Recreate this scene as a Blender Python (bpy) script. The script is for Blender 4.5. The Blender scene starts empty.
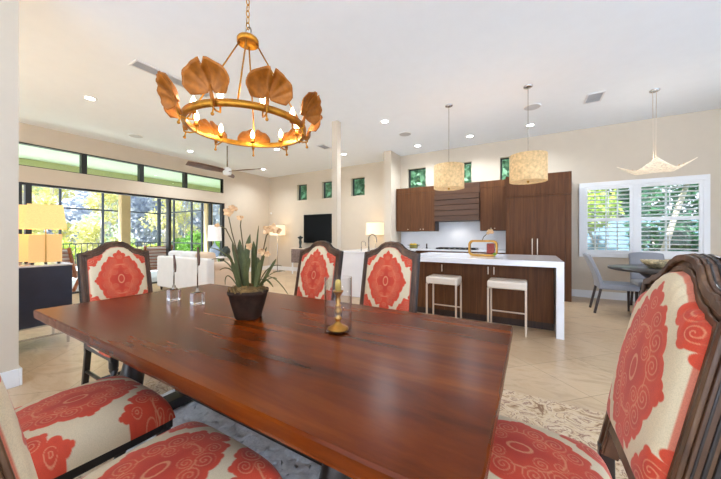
import bpy, math, random
from mathutils import Vector, Matrix
PI = math.pi
sc = bpy.context.scene
COL = sc.collection
rnd = random.Random(7)

# ------------------------------------------------------------------ materials
def s2l(c):
    return tuple((x/12.92 if x <= .04045 else ((x+.055)/1.055)**2.4) for x in c)
def rgb(r, g, b):
    return s2l((r/255., g/255., b/255.)) + (1.,)
MATS = {}
def new_mat(name):
    m = bpy.data.materials.new(name); m.use_nodes = True
    nt = m.node_tree
    b = nt.nodes['Principled BSDF']
    MATS[name] = m
    return m, nt, b
def tex_coord(nt, scale=(1, 1, 1), rot=(0, 0, 0), kind='Object'):
    tc = nt.nodes.new('ShaderNodeTexCoord'); mp = nt.nodes.new('ShaderNodeMapping')
    mp.inputs['Scale'].default_value = scale; mp.inputs['Rotation'].default_value = rot
    nt.links.new(tc.outputs[kind], mp.inputs['Vector'])
    return mp.outputs['Vector']
def ramp(nt, fac, stops):
    r = nt.nodes.new('ShaderNodeValToRGB')
    el = r.color_ramp.elements
    while len(el) < len(stops): el.new(.5)
    for e, (p, c) in zip(el, stops):
        e.position = p; e.color = c
    nt.links.new(fac, r.inputs['Fac'])
    return r.outputs['Color']
def noise(nt, vec, scale=5, detail=4, rough=.55, dist=0):
    n = nt.nodes.new('ShaderNodeTexNoise')
    n.inputs['Scale'].default_value = scale; n.inputs['Detail'].default_value = detail
    n.inputs['Roughness'].default_value = rough; n.inputs['Distortion'].default_value = dist
    nt.links.new(vec, n.inputs['Vector'])
    return n.outputs['Fac']
def bump(nt, b, fac, strength=.2, dist=.01):
    bp = nt.nodes.new('ShaderNodeBump'); bp.inputs['Strength'].default_value = strength
    bp.inputs['Distance'].default_value = dist
    nt.links.new(fac, bp.inputs['Height']); nt.links.new(bp.outputs['Normal'], b.inputs['Normal'])
def mottled(name, c, rough=.6, metal=0, var=.06, scale=6, bstr=0, bscale=80, coat=0, spec=None, sheen=0):
    """plain material with a slight natural mottling"""
    m, nt, b = new_mat(name)
    v = tex_coord(nt)
    lo = tuple(x*(1-var) for x in c[:3])+(1,); hi = tuple(min(1, x*(1+var)) for x in c[:3])+(1,)
    nt.links.new(ramp(nt, noise(nt, v, scale), [(.3, lo), (.7, hi)]), b.inputs['Base Color'])
    b.inputs['Roughness'].default_value = rough; b.inputs['Metallic'].default_value = metal
    b.inputs['Coat Weight'].default_value = coat
    b.inputs['Sheen Weight'].default_value = sheen
    if spec is not None: b.inputs['Specular IOR Level'].default_value = spec
    if bstr: bump(nt, b, noise(nt, v, bscale), bstr, .003)
    return m
def wood(name, c1, c2, scale=(2, 30, 30), rough=.35, coat=0, bstr=.05, mid=None, spec=.5):
    m, nt, b = new_mat(name)
    v = tex_coord(nt, scale)
    f = noise(nt, v, 1.0, 7, .62, .6)
    stops = [(.3, c1), (.7, c2)] if mid is None else [(.26, c1), (.5, mid), (.74, c2)]
    nt.links.new(ramp(nt, f, stops), b.inputs['Base Color'])
    b.inputs['Roughness'].default_value = rough; b.inputs['Coat Weight'].default_value = coat
    b.inputs['Coat Roughness'].default_value = .15
    b.inputs['Specular IOR Level'].default_value = spec
    if bstr: bump(nt, b, f, bstr, .002)
    return m
def emit(name, c, strength, base=None):
    m, nt, b = new_mat(name)
    b.inputs['Base Color'].default_value = base or c
    b.inputs['Emission Color'].default_value = c; b.inputs['Emission Strength'].default_value = strength
    b.inputs['Roughness'].default_value = .6
    return m
def clear(name, tint=(1, 1, 1, 1), ior=1.45, gloss=1.0):
    """pane glass: see-through with a Fresnel reflection"""
    m, nt, b = new_mat(name)
    nt.nodes.remove(b)
    out = nt.nodes['Material Output']
    tr = nt.nodes.new('ShaderNodeBsdfTransparent'); tr.inputs['Color'].default_value = tint
    gl = nt.nodes.new('ShaderNodeBsdfGlossy'); gl.inputs['Roughness'].default_value = .02
    fr = nt.nodes.new('ShaderNodeLayerWeight'); fr.inputs['Blend'].default_value = .5
    pw = nt.nodes.new('ShaderNodeMath'); pw.operation = 'POWER'; pw.inputs[1].default_value = 4.5
    mul = nt.nodes.new('ShaderNodeMath'); mul.operation = 'MULTIPLY_ADD'; mul.inputs[1].default_value = gloss; mul.inputs[2].default_value = .03
    mx = nt.nodes.new('ShaderNodeMixShader')
    nt.links.new(fr.outputs['Facing'], pw.inputs[0]); nt.links.new(pw.outputs[0], mul.inputs[0]); nt.links.new(mul.outputs[0], mx.inputs[0])
    nt.links.new(tr.outputs[0], mx.inputs[1]); nt.links.new(gl.outputs[0], mx.inputs[2])
    nt.links.new(mx.outputs[0], out.inputs['Surface'])
    return m
def lampshade(name, c, emis, strength, sc_=40, lo=.82):
    m, nt, b = new_mat(name)
    v = tex_coord(nt, (sc_, sc_, sc_))
    f = noise(nt, v, 3, 5)
    col = ramp(nt, f, [(.3, tuple(x*lo for x in c[:3])+(1,)), (.7, c)])
    nt.links.new(col, b.inputs['Base Color'])
    em = ramp(nt, f, [(.3, tuple(x*lo for x in emis[:3])+(1,)), (.7, emis)])
    nt.links.new(em, b.inputs['Emission Color'])
    b.inputs['Emission Strength'].default_value = strength
    b.inputs['Roughness'].default_value = .8
    return m
def leafmat(name, stops, trans=.35):
    m, nt, b = new_mat(name)
    nt.links.new(ramp(nt, noise(nt, tex_coord(nt), 3.5, 5, .7), stops), b.inputs['Base Color'])
    b.inputs['Roughness'].default_value = .55
    out = nt.nodes['Material Output']
    tl = nt.nodes.new('ShaderNodeBsdfTranslucent')
    nt.links.new(b.inputs['Base Color'].links[0].from_socket, tl.inputs['Color'])
    mx = nt.nodes.new('ShaderNodeMixShader'); mx.inputs[0].default_value = trans
    nt.links.new(b.outputs[0], mx.inputs[1]); nt.links.new(tl.outputs[0], mx.inputs[2])
    nt.links.new(mx.outputs[0], out.inputs['Surface'])
    return m

M = MATS
mottled('wall_paint', rgb(210, 196, 177), .85, var=.015, bstr=.03)
mottled('ceiling_paint', rgb(237, 242, 247), .9, var=.01, bstr=.02)
mottled('trim_white', rgb(236, 236, 236), .45, var=.01)
mottled('black_frame', rgb(30, 32, 32), .4, var=.1)
mottled('cage_metal', rgb(38, 44, 52), .5, var=.1)
mottled('stucco', rgb(196, 170, 128), .9, var=.05, bstr=.1)
mottled('lanai_ceiling', rgb(238, 242, 224), .9, var=.02)
mottled('lanai_beam', rgb(206, 200, 150), .9, var=.04)
mottled('navy', rgb(46, 52, 72), .35, var=.15, coat=.2)
mottled('chrome', rgb(205, 205, 208), .18, metal=1, var=.02)
mottled('nickel', rgb(150, 140, 128), .25, metal=1, var=.03)
mottled('champagne', rgb(226, 208, 188), .35, metal=.6, var=.03)
mottled('brass', rgb(196, 146, 72), .3, metal=1, var=.15, scale=14)
mottled('gold_leaf', rgb(186, 128, 42), .42, metal=.85, var=.3, scale=22, bstr=.3, bscale=50)
mottled('ginkgo', rgb(158, 90, 12), .5, metal=.3, var=.3, scale=30, bstr=.4, bscale=70)
mottled('quartz', rgb(238, 238, 242), .12, var=.015, coat=.3)
mottled('backsplash', rgb(235, 235, 238), .2, var=.02)
mottled('leather_white', rgb(226, 212, 196), .5, var=.03, bstr=.06)
mottled('linen_white', rgb(224, 222, 220), .9, var=.03, bstr=.1, bscale=200)
mottled('linen_warm_lit', rgb(214, 190, 165), .9, var=.03, bstr=.1, bscale=200)  # white sofa linen with the warm lamplight of its right end in the colour
mottled('grey_fabric', rgb(146, 148, 155), .85, var=.06, bstr=.15, bscale=150, sheen=.3)
mottled('espresso', rgb(50, 32, 26), .4, var=.2)
mottled('ebony', rgb(30, 23, 21), .35, var=.2, coat=.2)
mottled('table_dark', rgb(52, 48, 48), .3, var=.15, coat=.2)
mottled('tv_screen', rgb(8, 8, 9), .3, var=.05, spec=.12)
mottled('cooktop', rgb(20, 20, 22), .2, var=.1)
mottled('vent_metal', rgb(178, 178, 180), .5, var=.05)
mottled('vent_white', rgb(222, 222, 224), .5, var=.02)
mottled('vent_dark', rgb(105, 105, 108), .6, var=.1)
mottled('speaker_grille', rgb(196, 196, 198), .7, var=.05, bstr=.3, bscale=300)
mottled('pot_dark', rgb(56, 38, 28), .75, spec=.2, var=.45, scale=18, bstr=.5, bscale=40)
mottled('moss', rgb(120, 92, 50), .95, var=.6, scale=40, bstr=1., bscale=90)
mottled('stem_brown', rgb(88, 76, 44), .7, var=.25)
mottled('petal', rgb(222, 182, 136), .6, var=.12, scale=40)
mottled('bark', rgb(186, 178, 172), .9, var=.3, scale=12, bstr=.5, bscale=20)
mottled('palm_bark', rgb(205, 192, 170), .9, var=.25, scale=10, bstr=.5, bscale=14)
mottled('bounce_ground', rgb(216, 229, 245), .85, var=.04, scale=4)  # cool pale colour for the added ground that bounces sun indoors
mottled('paver', rgb(214, 216, 216), .85, var=.08, scale=4)
mottled('soil', rgb(120, 118, 70), .95, var=.3, scale=3)
mottled('neighbour_paint', rgb(118, 150, 174), .9, var=.03)
mottled('candle_wax', rgb(212, 180, 90), .5, var=.05)
mottled('red_enamel', rgb(150, 52, 36), .4, var=.5, scale=60)
mottled('pot_brass', rgb(120, 112, 60), .3, metal=.7, var=.2)
mottled('lemon', rgb(220, 180, 50), .5, var=.1)
mottled('ceramic_blue', rgb(170, 190, 215), .25, var=.25, scale=10, coat=.4)
mottled('vase_dark', rgb(38, 48, 44), .3, var=.2, coat=.3)
mottled('fan_white', rgb(240, 240, 240), .4, var=.01)
mottled('bowl_pattern', rgb(188, 168, 128), .5, var=.75, scale=24)
mottled('media_front', rgb(128, 108, 100), .4, var=.5, scale=26, metal=.2)
wood('table_wood', rgb(56, 19, 2), rgb(134, 62, 13), (.8, 7, 7), .27, coat=.0, mid=rgb(102, 40, 4), bstr=.04, spec=.17)
wood('chair_wood', rgb(58, 36, 22), rgb(124, 92, 64), (20, 20, 3), .36, mid=rgb(86, 57, 37))
wood('walnut', rgb(78, 46, 25), rgb(118, 76, 45), (26, 26, 1.2), .45, mid=rgb(97, 60, 34), bstr=.03, spec=.22)
wood('walnut_dark', rgb(44, 27, 18), rgb(66, 42, 28), (26, 26, 1.2), .45, bstr=.03)
wood('walnut_hood', rgb(68, 42, 26), rgb(102, 67, 43), (1.2, 26, 26), .42, bstr=.03)
wood('teak', rgb(112, 58, 32), rgb(178, 108, 66), (12, 12, 12), .5)
wood('fan_wood', rgb(76, 52, 42), rgb(120, 88, 72), (4, 4, 20), .5)
clear('pane', (.97, .985, .98, 1), 1.35, .8)
clear('pane_green', (.90, 1., .93, 1), 1.35, .8)
clear('hurricane_glass', (.985, .985, .985, 1), 1.5, 1.)
emit('can_light', (1, .97, .92, 1), 14)
emit('bulb_glow', (1, .76, .42, 1), 9)
lampshade('shade_drum', rgb(232, 198, 148), (1., .62, .26, 1), .12, 9, .62)
lampshade('shade_amber', rgb(226, 180, 110), (1., .64, .27, 1), .42)
lampshade('amber_base', rgb(220, 176, 110), (1., .64, .30, 1), .26)
lampshade('shade_cream', rgb(240, 220, 180), (1., .78, .45, 1), .5)
lampshade('mesh_shade', rgb(246, 232, 210), (1., .84, .62, 1), .34, 14, .55)
lampshade('shade_white', rgb(240, 236, 232), (1., .92, .84, 1), .12)
leafmat('leaf_autumn', [(.3, rgb(190, 190, 124)), (.55, rgb(226, 222, 160)), (.75, rgb(240, 228, 190))])
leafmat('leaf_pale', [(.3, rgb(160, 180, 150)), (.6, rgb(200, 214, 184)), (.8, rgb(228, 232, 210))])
leafmat('leaf_green', [(.3, rgb(70, 120, 46)), (.55, rgb(126, 176, 72)), (.78, rgb(196, 214, 110))])
leafmat('leaf_lime', [(.3, rgb(130, 170, 60)), (.6, rgb(196, 216, 90)), (.8, rgb(230, 232, 130))])
leafmat('leaf_deep', [(.3, rgb(34, 74, 50)), (.6, rgb(70, 124, 84)), (.8, rgb(120, 170, 130))])
leafmat('leaf_hedge', [(.3, rgb(84, 118, 92)), (.6, rgb(124, 158, 130)), (.8, rgb(176, 200, 170))])
leafmat('leaf_strap', [(.3, rgb(60, 66, 34)), (.6, rgb(104, 106, 56)), (.8, rgb(150, 146, 92))], .2)

def crystal():
    m, nt, b = new_mat('crystal')
    b.inputs['Base Color'].default_value = (1, 1, 1, 1); b.inputs['Roughness'].default_value = .03
    b.inputs['Transmission Weight'].default_value = 1.; b.inputs['IOR'].default_value = 1.45
crystal()
def tile():
    m, nt, b = new_mat('floor_tile')
    v = tex_coord(nt, (1, 1, 1), (0, 0, PI/4))
    br = nt.nodes.new('ShaderNodeTexBrick')
    br.offset = 0; br.squash = 1
    br.inputs['Scale'].default_value = 1; br.inputs['Brick Width'].default_value = .56
    br.inputs['Row Height'].default_value = .56; br.inputs['Mortar Size'].default_value = .0035
    br.inputs['Mortar Smooth'].default_value = .3
    br.inputs['Color1'].default_value = rgb(200, 173, 140); br.inputs['Color2'].default_value = rgb(192, 164, 131)
    br.inputs['Mortar'].default_value = rgb(160, 135, 104)
    nt.links.new(v, br.inputs['Vector'])
    n = noise(nt, tex_coord(nt, (1, 2.4, 1), (0, 0, .7)), 2.6, 8, .65, 1.2)
    vein = ramp(nt, n, [(.3, rgb(214, 200, 184)), (.5, rgb(255, 255, 255)), (.7, rgb(236, 222, 204))])
    mx = nt.nodes.new('ShaderNodeMix'); mx.data_type = 'RGBA'; mx.blend_type = 'MULTIPLY'; mx.inputs[0].default_value = .8
    nt.links.new(br.outputs['Color'], mx.inputs[6]); nt.links.new(vein, mx.inputs[7])
    nt.links.new(mx.outputs[2], b.inputs['Base Color'])
    b.inputs['Roughness'].default_value = .3
tile()
def rugm():
    m, nt, b = new_mat('rug_pile')
    v = tex_coord(nt)
    n1 = noise(nt, v, 6, 5, .6, 3); n2 = noise(nt, v, 60, 3)
    c = ramp(nt, n1, [(.34, rgb(140, 104, 76)), (.42, rgb(204, 178, 144)), (.53, rgb(214, 192, 162)), (.57, rgb(140, 100, 84)), (.62, rgb(208, 182, 148))])
    nt.links.new(c, b.inputs['Base Color']); b.inputs['Roughness'].default_value = .95
    bump(nt, b, n2, .8, .01)
rugm()
def shagm():
    m, nt, b = new_mat('shag_pile')
    v = tex_coord(nt)
    n1 = noise(nt, v, 30, 5, .7)
    nt.links.new(ramp(nt, n1, [(.3, rgb(220, 220, 224)), (.7, rgb(250, 250, 250))]), b.inputs['Base Color'])
    b.inputs['Roughness'].default_value = .95
    bump(nt, b, n1, .6, .02)
shagm()
def damaskm():
    m, nt, b = new_mat('damask')
    at = nt.nodes.new('ShaderNodeAttribute'); at.attribute_name = 'damask'
    v = tex_coord(nt)
    w = noise(nt, tex_coord(nt, (1, 1, 1)), 420, 2)
    mx = nt.nodes.new('ShaderNodeMix'); mx.data_type = 'RGBA'; mx.blend_type = 'MULTIPLY'; mx.inputs[0].default_value = .5
    nt.links.new(at.outputs['Color'], mx.inputs[6])
    nt.links.new(ramp(nt, w, [(.35, rgb(222, 222, 222)), (.6, rgb(255, 255, 255))]), mx.inputs[7])
    nt.links.new(mx.outputs[2], b.inputs['Base Color'])
    b.inputs['Roughness'].default_value = .7; b.inputs['Sheen Weight'].default_value = .15
    bump(nt, b, w, .15, .002)
damaskm()

# ------------------------------------------------------------------ mesh building
class MB:
    def __init__(s): s.v = []; s.f = []; s.sm = []
    def add(s, vs, fs, smooth=False, mat=None):
        o = len(s.v)
        for p in vs:
            p = Vector(p)
            s.v.append(mat @ p if mat is not None else p)
        for f in fs: s.f.append(tuple(i+o for i in f)); s.sm.append(smooth)
        return s
    def box(s, x0, x1, y0, y1, z0, z1, mat=None):
        vs = [(x, y, z) for z in (z0, z1) for y in (y0, y1) for x in (x0, x1)]
        fs = [(0, 2, 3, 1), (4, 5, 7, 6), (0, 1, 5, 4), (2, 6, 7, 3), (0, 4, 6, 2), (1, 3, 7, 5)]
        return s.add(vs, fs, False, mat)
    def lathe(s, prof, n=24, c=(0, 0, 0), mat=None, cap=True, rfun=None):
        vs = []
        for k, (r, z) in enumerate(prof):
            for i in range(n):
                a = 2*PI*i/n
                rr = r*(rfun(a, z) if rfun else 1)
                vs.append((c[0]+rr*math.cos(a), c[1]+rr*math.sin(a), c[2]+z))
        fs = []
        for k in range(len(prof)-1):
            for i in range(n):
                j = (i+1) % n
                fs.append((k*n+i, k*n+j, (k+1)*n+j, (k+1)*n+i))
        if cap:
            fs.append(tuple(reversed(range(n)))); fs.append(tuple((len(prof)-1)*n+i for i in range(n)))
        return s.add(vs, fs, True, mat)
    def tube(s, pts, r, n=8, mat=None, closed=False):
        pts = [Vector(p) for p in pts]
        m = len(pts); vs = []; fs = []
        rs = r if isinstance(r, (list, tuple)) else [r]*m
        up = None
        for k in range(m):
            if closed: d = pts[(k+1) % m]-pts[k-1]
            else: d = pts[min(k+1, m-1)]-pts[max(k-1, 0)]
            d.normalize()
            if up is None:
                up = Vector((0, 0, 1)) if abs(d.z) < .9 else Vector((1, 0, 0))
            a = d.cross(up).normalized(); b = a.cross(d).normalized(); up = b
            for i in range(n):
                t = 2*PI*i/n
                vs.append(pts[k]+rs[k]*(math.cos(t)*a+math.sin(t)*b))
        for k in range(m if closed else m-1):
            for i in range(n):
                j = (i+1) % n; k2 = (k+1) % m
                fs.append((k*n+i, k*n+j, k2*n+j, k2*n+i))
        if not closed:
            fs.append(tuple(reversed(range(n)))); fs.append(tuple((m-1)*n+i for i in range(n)))
        return s.add(vs, fs, True, mat)
    def bar(s, p, q, w, h=None):
        """rectangular bar from p to q"""
        p = Vector(p); q = Vector(q); h = h or w
        d = (q-p).normalized()
        up = Vector((0, 0, 1)) if abs(d.z) < .9 else Vector((0, 1, 0))
        a = d.cross(up).normalized()*w/2; b = a.cross(d).normalized()*h/2
        vs = [p-a-b, p+a-b, p+a+b, p-a+b, q-a-b, q+a-b, q+a+b, q-a+b]
        return s.add(vs, [(3, 2, 1, 0), (4, 5, 6, 7), (0, 1, 5, 4), (1, 2, 6, 5), (2, 3, 7, 6), (3, 0, 4, 7)])
    def prism(s, outl, y0, y1, mat=None, smooth=False):
        """outline in x,z extruded along y"""
        n = len(outl)
        vs = [(x, y0, z) for x, z in outl]+[(x, y1, z) for x, z in outl]
        fs = [tuple(range(n)), tuple(reversed(range(n, 2*n)))]
        for i in range(n): fs.append((i, i+n, (i+1) % n+n, (i+1) % n))
        return s.add(vs, fs, smooth, mat)
    def grid(s, nu, nv, fn, smooth=True, mat=None):
        vs = [fn(i/(nu-1), j/(nv-1)) for j in range(nv) for i in range(nu)]
        fs = [(j*nu+i, j*nu+i+1, (j+1)*nu+i+1, (j+1)*nu+i) for j in range(nv-1) for i in range(nu-1)]
        return s.add(vs, fs, smooth, mat)
    def ball(s, c, r, n=14, m=9, squash=(1, 1, 1), mat=None):
        prof = [(max(.0005, math.sin(PI*k/m)), -math.cos(PI*k/m)) for k in range(m+1)]
        mt = Matrix.Translation(c) @ Matrix.Diagonal((r*squash[0], r*squash[1], r*squash[2], 1))
        return s.lathe(prof, n, (0, 0, 0), (mat @ mt) if mat is not None else mt)
    def build(s, name, mat, parent=None, bevel=0, seg=2, sub=0, colors=None, loc=None):
        me = bpy.data.meshes.new(name)
        me.from_pydata([tuple(v) for v in s.v], [], s.f)
        me.polygons.foreach_set('use_smooth', s.sm)
        me.materials.append(MATS[mat] if isinstance(mat, str) else mat)
        if colors:
            at = me.color_attributes.new('damask', 'FLOAT_COLOR', 'POINT')
            flat = []
            for c in colors: flat.extend(c)
            at.data.foreach_set('color', flat)
        me.update()
        o = bpy.data.objects.new(name, me); COL.objects.link(o)
        if parent: o.parent = parent
        if loc: o.location = loc
        if bevel:
            md = o.modifiers.new('bevel', 'BEVEL'); md.width = bevel; md.segments = seg; md.limit_method = 'ANGLE'
            md.angle_limit = math.radians(40)
        if sub:
            md = o.modifiers.new('sub', 'SUBSURF'); md.levels = sub; md.render_levels = sub
        return o
def B(x0, x1, y0, y1, z0, z1): return MB().box(x0, x1, y0, y1, z0, z1)
def tag(o, label=None, cat=None, group=None, kind=None):
    if label: o['label'] = label
    if cat: o['category'] = cat
    if group: o['group'] = group
    if kind: o['kind'] = kind
    return o
def empty(name, loc, rz=0):
    o = bpy.data.objects.new(name, None); COL.objects.link(o)
    o.location = loc; o.rotation_euler = (0, 0, rz); o.empty_display_size = .1
    return o
def thing(name, loc, label, cat, group=None, rz=0):
    return tag(empty(name, loc, rz), label, cat, group)
KIDS = {}
def kids(o): return [c for c in bpy.data.objects if c.parent == o]
def copy_tree(o, parent=None):
    c = o.copy(); COL.objects.link(c); c.parent = parent
    for ch in kids(o): copy_tree(ch, c)
    return c
def dup(o, loc, rz, label, group=None, scale=None):
    c = copy_tree(o); c.location = loc; c.rotation_euler = (0, 0, rz)
    c['label'] = label
    if group: c['group'] = group
    if scale: c.scale = scale
    return c
def struct(o, label=None): return tag(o, label, kind='structure')
def light(name, kind, loc, energy, color=(1, 1, 1), size=.05, parent=None, rot=None, **kw):
    l = bpy.data.lights.new(name, kind); l.energy = energy; l.color = color
    if kind == 'POINT': l.shadow_soft_size = size
    if kind == 'SPOT': l.shadow_soft_size = size; l.spot_size = kw.get('spot', 2.4); l.spot_blend = .8
    if kind == 'SUN': l.angle = size
    o = bpy.data.objects.new(name, l); COL.objects.link(o); o.location = loc
    if rot: o.rotation_euler = rot
    if parent: o.parent = parent
    return o

# ------------------------------------------------------------------ camera
H = 1.22
cam = bpy.data.cameras.new('camera'); cam.sensor_fit = 'HORIZONTAL'; cam.sensor_width = 36
cam.lens = 288/721*36; cam.shift_y = -3.5/721; cam.shift_x = 0; cam.clip_start = .03; cam.clip_end = 300
co = bpy.data.objects.new('camera', cam); COL.objects.link(co)
co.location = (0, 0, H); co.rotation_euler = (PI/2, 0, math.radians(30.5))
sc.camera = co

# ------------------------------------------------------------------ setting
CZ = 3.36
LX, TY, KY, XR, YB = -8.28, 7.44, 7.22, 4.6, -3.0
struct(B(-8.45, XR+.15, YB, 7.65, -.1, 0).build('floor', 'floor_tile'))
struct(B(-8.45, XR+.15, YB, 7.65, CZ, CZ+.15).build('ceiling', 'ceiling_paint'))
def wall_cut(name, fixed0, fixed1, u0, u1, z0, z1, openings, axis, mat='wall_paint'):
    """wall slab between fixed0..fixed1, running u0..u1, with rectangular openings (u0,u1,z0,z1)"""
    mb = MB()
    br = sorted({u0, u1} | {o[0] for o in openings} | {o[1] for o in openings})
    for a, b in zip(br, br[1:]):
        zz = z0
        for o in sorted([o for o in openings if o[0] <= a+1e-6 and o[1] >= b-1e-6], key=lambda q: q[2]):
            if o[2] > zz+1e-6:
                mb.box(*((fixed0, fixed1, a, b, zz, o[2]) if axis == 'y' else (a, b, fixed0, fixed1, zz, o[2])))
            zz = o[3]
        if zz < z1-1e-6:
            mb.box(*((fixed0, fixed1, a, b, zz, z1) if axis == 'y' else (a, b, fixed0, fixed1, zz, z1)))
    return struct(mb.build(name, mat))
DY0, DY1 = .2, 5.65
wall_cut('wall_left', LX-.17, LX, YB, TY+.2, 0, CZ, [(DY0, DY1, 0, 2.245), (DY0, 5.6, 2.556, 3.0)], 'y')
SQ = [(-6.92, -6.48), (-5.84, -5.39), (-4.72, -4.24)]
wall_cut('wall_back', TY, TY+.2, LX, -3.2, 0, CZ, [(a, b, 2.44, 2.98) for a, b in SQ], 'x')
KW = [(-2.80, -2.31), (-1.69, -1.20), (-.588, -.10)]
WX0, WX1, WZ0, WZ1 = .90, 2.57, .86, 2.21
wall_cut('wall_kitchen', KY, KY+.2, -3.2, XR, 0, CZ, [(a, b, 2.49, 2.99) for a, b in KW]+[(WX0, WX1, WZ0, WZ1)], 'x')
struct(B(-3.2, -3.0, 6.6, TY, 0, CZ).build('wall_wing', 'wall_paint'))
struct(B(-3.195, -3.075, 4.37, 4.49, 0, CZ).build('column', 'wall_paint'))
struct(B(-3.78, -3.6, YB, .61, 0, CZ).build('wall_dining', 'wall_paint'))
wall_cut('wall_right', XR, XR+.15, YB, KY, 0, CZ, [(-2.4, 5.2, 0, 2.7)], 'y')  # unseen wall, its opening added to let light in from the side
struct(B(-4.2, XR+.15, -5.6, YB, CZ, CZ+.15).build('ceiling_sun_block', 'ceiling_paint'))  # unseen overhang added to keep direct sun off the floor indoors
struct(B(XR+.15, XR+2.6, -5.6, 7.65, CZ, CZ+.15).build('ceiling_side_sun_block', 'ceiling_paint'))  # unseen overhang added to block sun at the side opening
struct(B(-5, XR+14, -22, YB, -.1, -.004).build('floor_bounce', 'bounce_ground'))  # unseen pale ground added to bounce sunlight up to the ceiling
struct(B(XR+.15, XR+14, YB, 9, -.1, -.004).build('floor_side_bounce', 'bounce_ground'))  # unseen pale ground added to bounce light in from the right
bb = MB()
bb.box(LX, -3.2, TY-.018, TY, 0, .14)
struct(bb.build('baseboard_back', 'trim_white', bevel=.004))
struct(B(.66, XR, KY-.018, KY, 0, .145).build('baseboard_kitchen', 'trim_white', bevel=.004))
struct(MB().box(LX, LX+.018, 5.7, TY-.02, 0, .14).build('baseboard_left', 'trim_white', bevel=.004))
db = MB(); db.box(-3.6, -3.582, YB, .61, 0, .14); db.box(-3.79, -3.582, .61, .628, 0, .14)
struct(db.build('baseboard_dining', 'trim_white', bevel=.004))

# sliding doors and transoms on the left wall
d1 = struct(empty('door_1', (LX-.1, 3.5, 0)))
fr = MB()
x0, x1 = -.05, .07
Y = lambda y: y-3.5
fr.box(x0, x1, Y(DY0), Y(DY1), 2.2, 2.245)
for a, b in ((1.405, 1.45), (1.495, 1.575), (4.02, 4.09), (5.2, 5.245), (5.57, 5.65)):
    fr.box(x0, x1, Y(a), Y(b), 0, 2.2)
fr.box(x0, x1, Y(DY0), Y(DY1), 0, .03)
fr.build('door_frame', 'black_frame', d1)
for a, b in ((.25, 1.405), (4.09, 5.2), (5.245, 5.57)):
    B(-.004, .004, Y(a), Y(b), .03, 2.2).build('door_glass', 'pane', d1)
ms = [(2.29, 2.38), (3.36, 3.45), (4.43, 4.51)]
wn = 0
edges = [(DY0, 1.22), (1.31, 2.29), (2.38, 3.36), (3.45, 4.43), (4.51, 5.6)]
for a, b in edges:
    wn += 1
    w = struct(empty('window_%d' % wn, (LX-.1, (a+b)/2, 2.78)))
    hw = (b-a)/2
    f = MB()
    f.box(-.05, .08, -hw-.045, hw+.045, .2, .22); f.box(-.05, .08, -hw-.045, hw+.045, -.224, -.21)
    f.box(-.05, .08, hw, hw+.045, -.21, .2); f.box(-.05, .08, -hw-.045, -hw, -.21, .2)
    f.build('window_frame', 'black_frame', w)
    B(-.004, .004, -hw, hw, -.21, .2).build('window_glass', 'pane_green', w)
# small square windows, back wall and kitchen
for (a, b), yy, z0, z1 in [(q, TY, 2.44, 2.98) for q in SQ]+[(q, KY, 2.49, 2.99) for q in KW]:
    wn += 1
    w = struct(empty('window_%d' % wn, ((a+b)/2, yy+.1, (z0+z1)/2)))
    hw, hz = (b-a)/2, (z1-z0)/2
    f = MB()
    f.box(-hw, hw, .0, .06, hz-.02, hz); f.box(-hw, hw, .0, .06, -hz, -hz+.02)
    f.box(-hw, -hw+.03, .0, .06, -hz, hz); f.box(hw-.02, hw, .0, .06, -hz, hz)
    f.build('window_frame', 'black_frame', w)
    B(-hw, hw, .03, .036, -hz, hz).build('window_glass', 'pane_green', w)
# shuttered window at the breakfast nook
wn += 1
w = struct(empty('window_%d' % wn, ((WX0+WX1)/2+.0, KY, (WZ0+WZ1)/2)))
cx0, cz0 = (WX0+WX1)/2, (WZ0+WZ1)/2
X = lambda x: x-cx0
Z = lambda z: z-cz0
f = MB()
f.box(X(.843), X(2.624), -.035, 0, Z(2.18), Z(2.268)); f.box(X(.843), X(2.624), -.035, 0, Z(.808), Z(.885))
f.box(X(.843), X(.93), -.035, 0, Z(.885), Z(2.18)); f.box(X(2.545), X(2.624), -.035, 0, Z(.885), Z(2.18))
f.box(X(1.655), X(1.715), -.035, .05, Z(.885), Z(2.18))
f.build('window_frame', 'trim_white', w, bevel=.006)
for a, b in ((.93, 1.655), (1.715, 2.545)):
    f = MB()
    f.box(X(a), X(a+.05), -.028, .0, Z(.885), Z(2.18)); f.box(X(b-.05), X(b), -.028, .0, Z(.885), Z(2.18))
    f.box(X(a+.05), X(b-.05), -.028, 0, Z(2.12), Z(2.18)); f.box(X(a+.05), X(b-.05), -.028, 0, Z(.885), Z(.95))
    f.box(X(a+.05), X(b-.05), -.028, 0, Z(1.5), Z(1.57))
    sh = f.build('shutter_panel', 'trim_white', w, bevel=.004)
    for z0, z1, n in ((.95, 1.5, 7), (1.57, 2.12, 7)):
        for k in range(n):
            zc = z0+(k+.5)*(z1-z0)/n
            s = MB()
            s.box(X(a+.05), X(b-.05), -.032, .032, -.006, .006)
            o = s.build('louver', 'trim_white', sh, bevel=.004)
            o.location = (0, .02, Z(zc)); o.rotation_euler = (math.radians(-10), 0, 0)
    s = MB(); s.box(X((a+b)/2)-.006, X((a+b)/2)+.006, -.05, -.04, Z(1.6), Z(2.09)); s.box(X((a+b)/2)-.006, X((a+b)/2)+.006, -.05, -.04, Z(.98), Z(1.47))
    s.build('tilt_rod', 'trim_white', sh)
B(X(WX0), X(WX1), .12, .126, Z(WZ0), Z(WZ1)).build('window_glass', 'pane', w)
s = MB(); s.box(X(WX0), X(WX1), .1, .15, Z(1.52), Z(1.56))
for xx in (1.12, 1.29, 1.46, 2.13): s.box(X(xx)-.008, X(xx)+.008, .1, .15, Z(WZ0), Z(WZ1))
s.build('sash_bars', 'trim_white', w)

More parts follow.
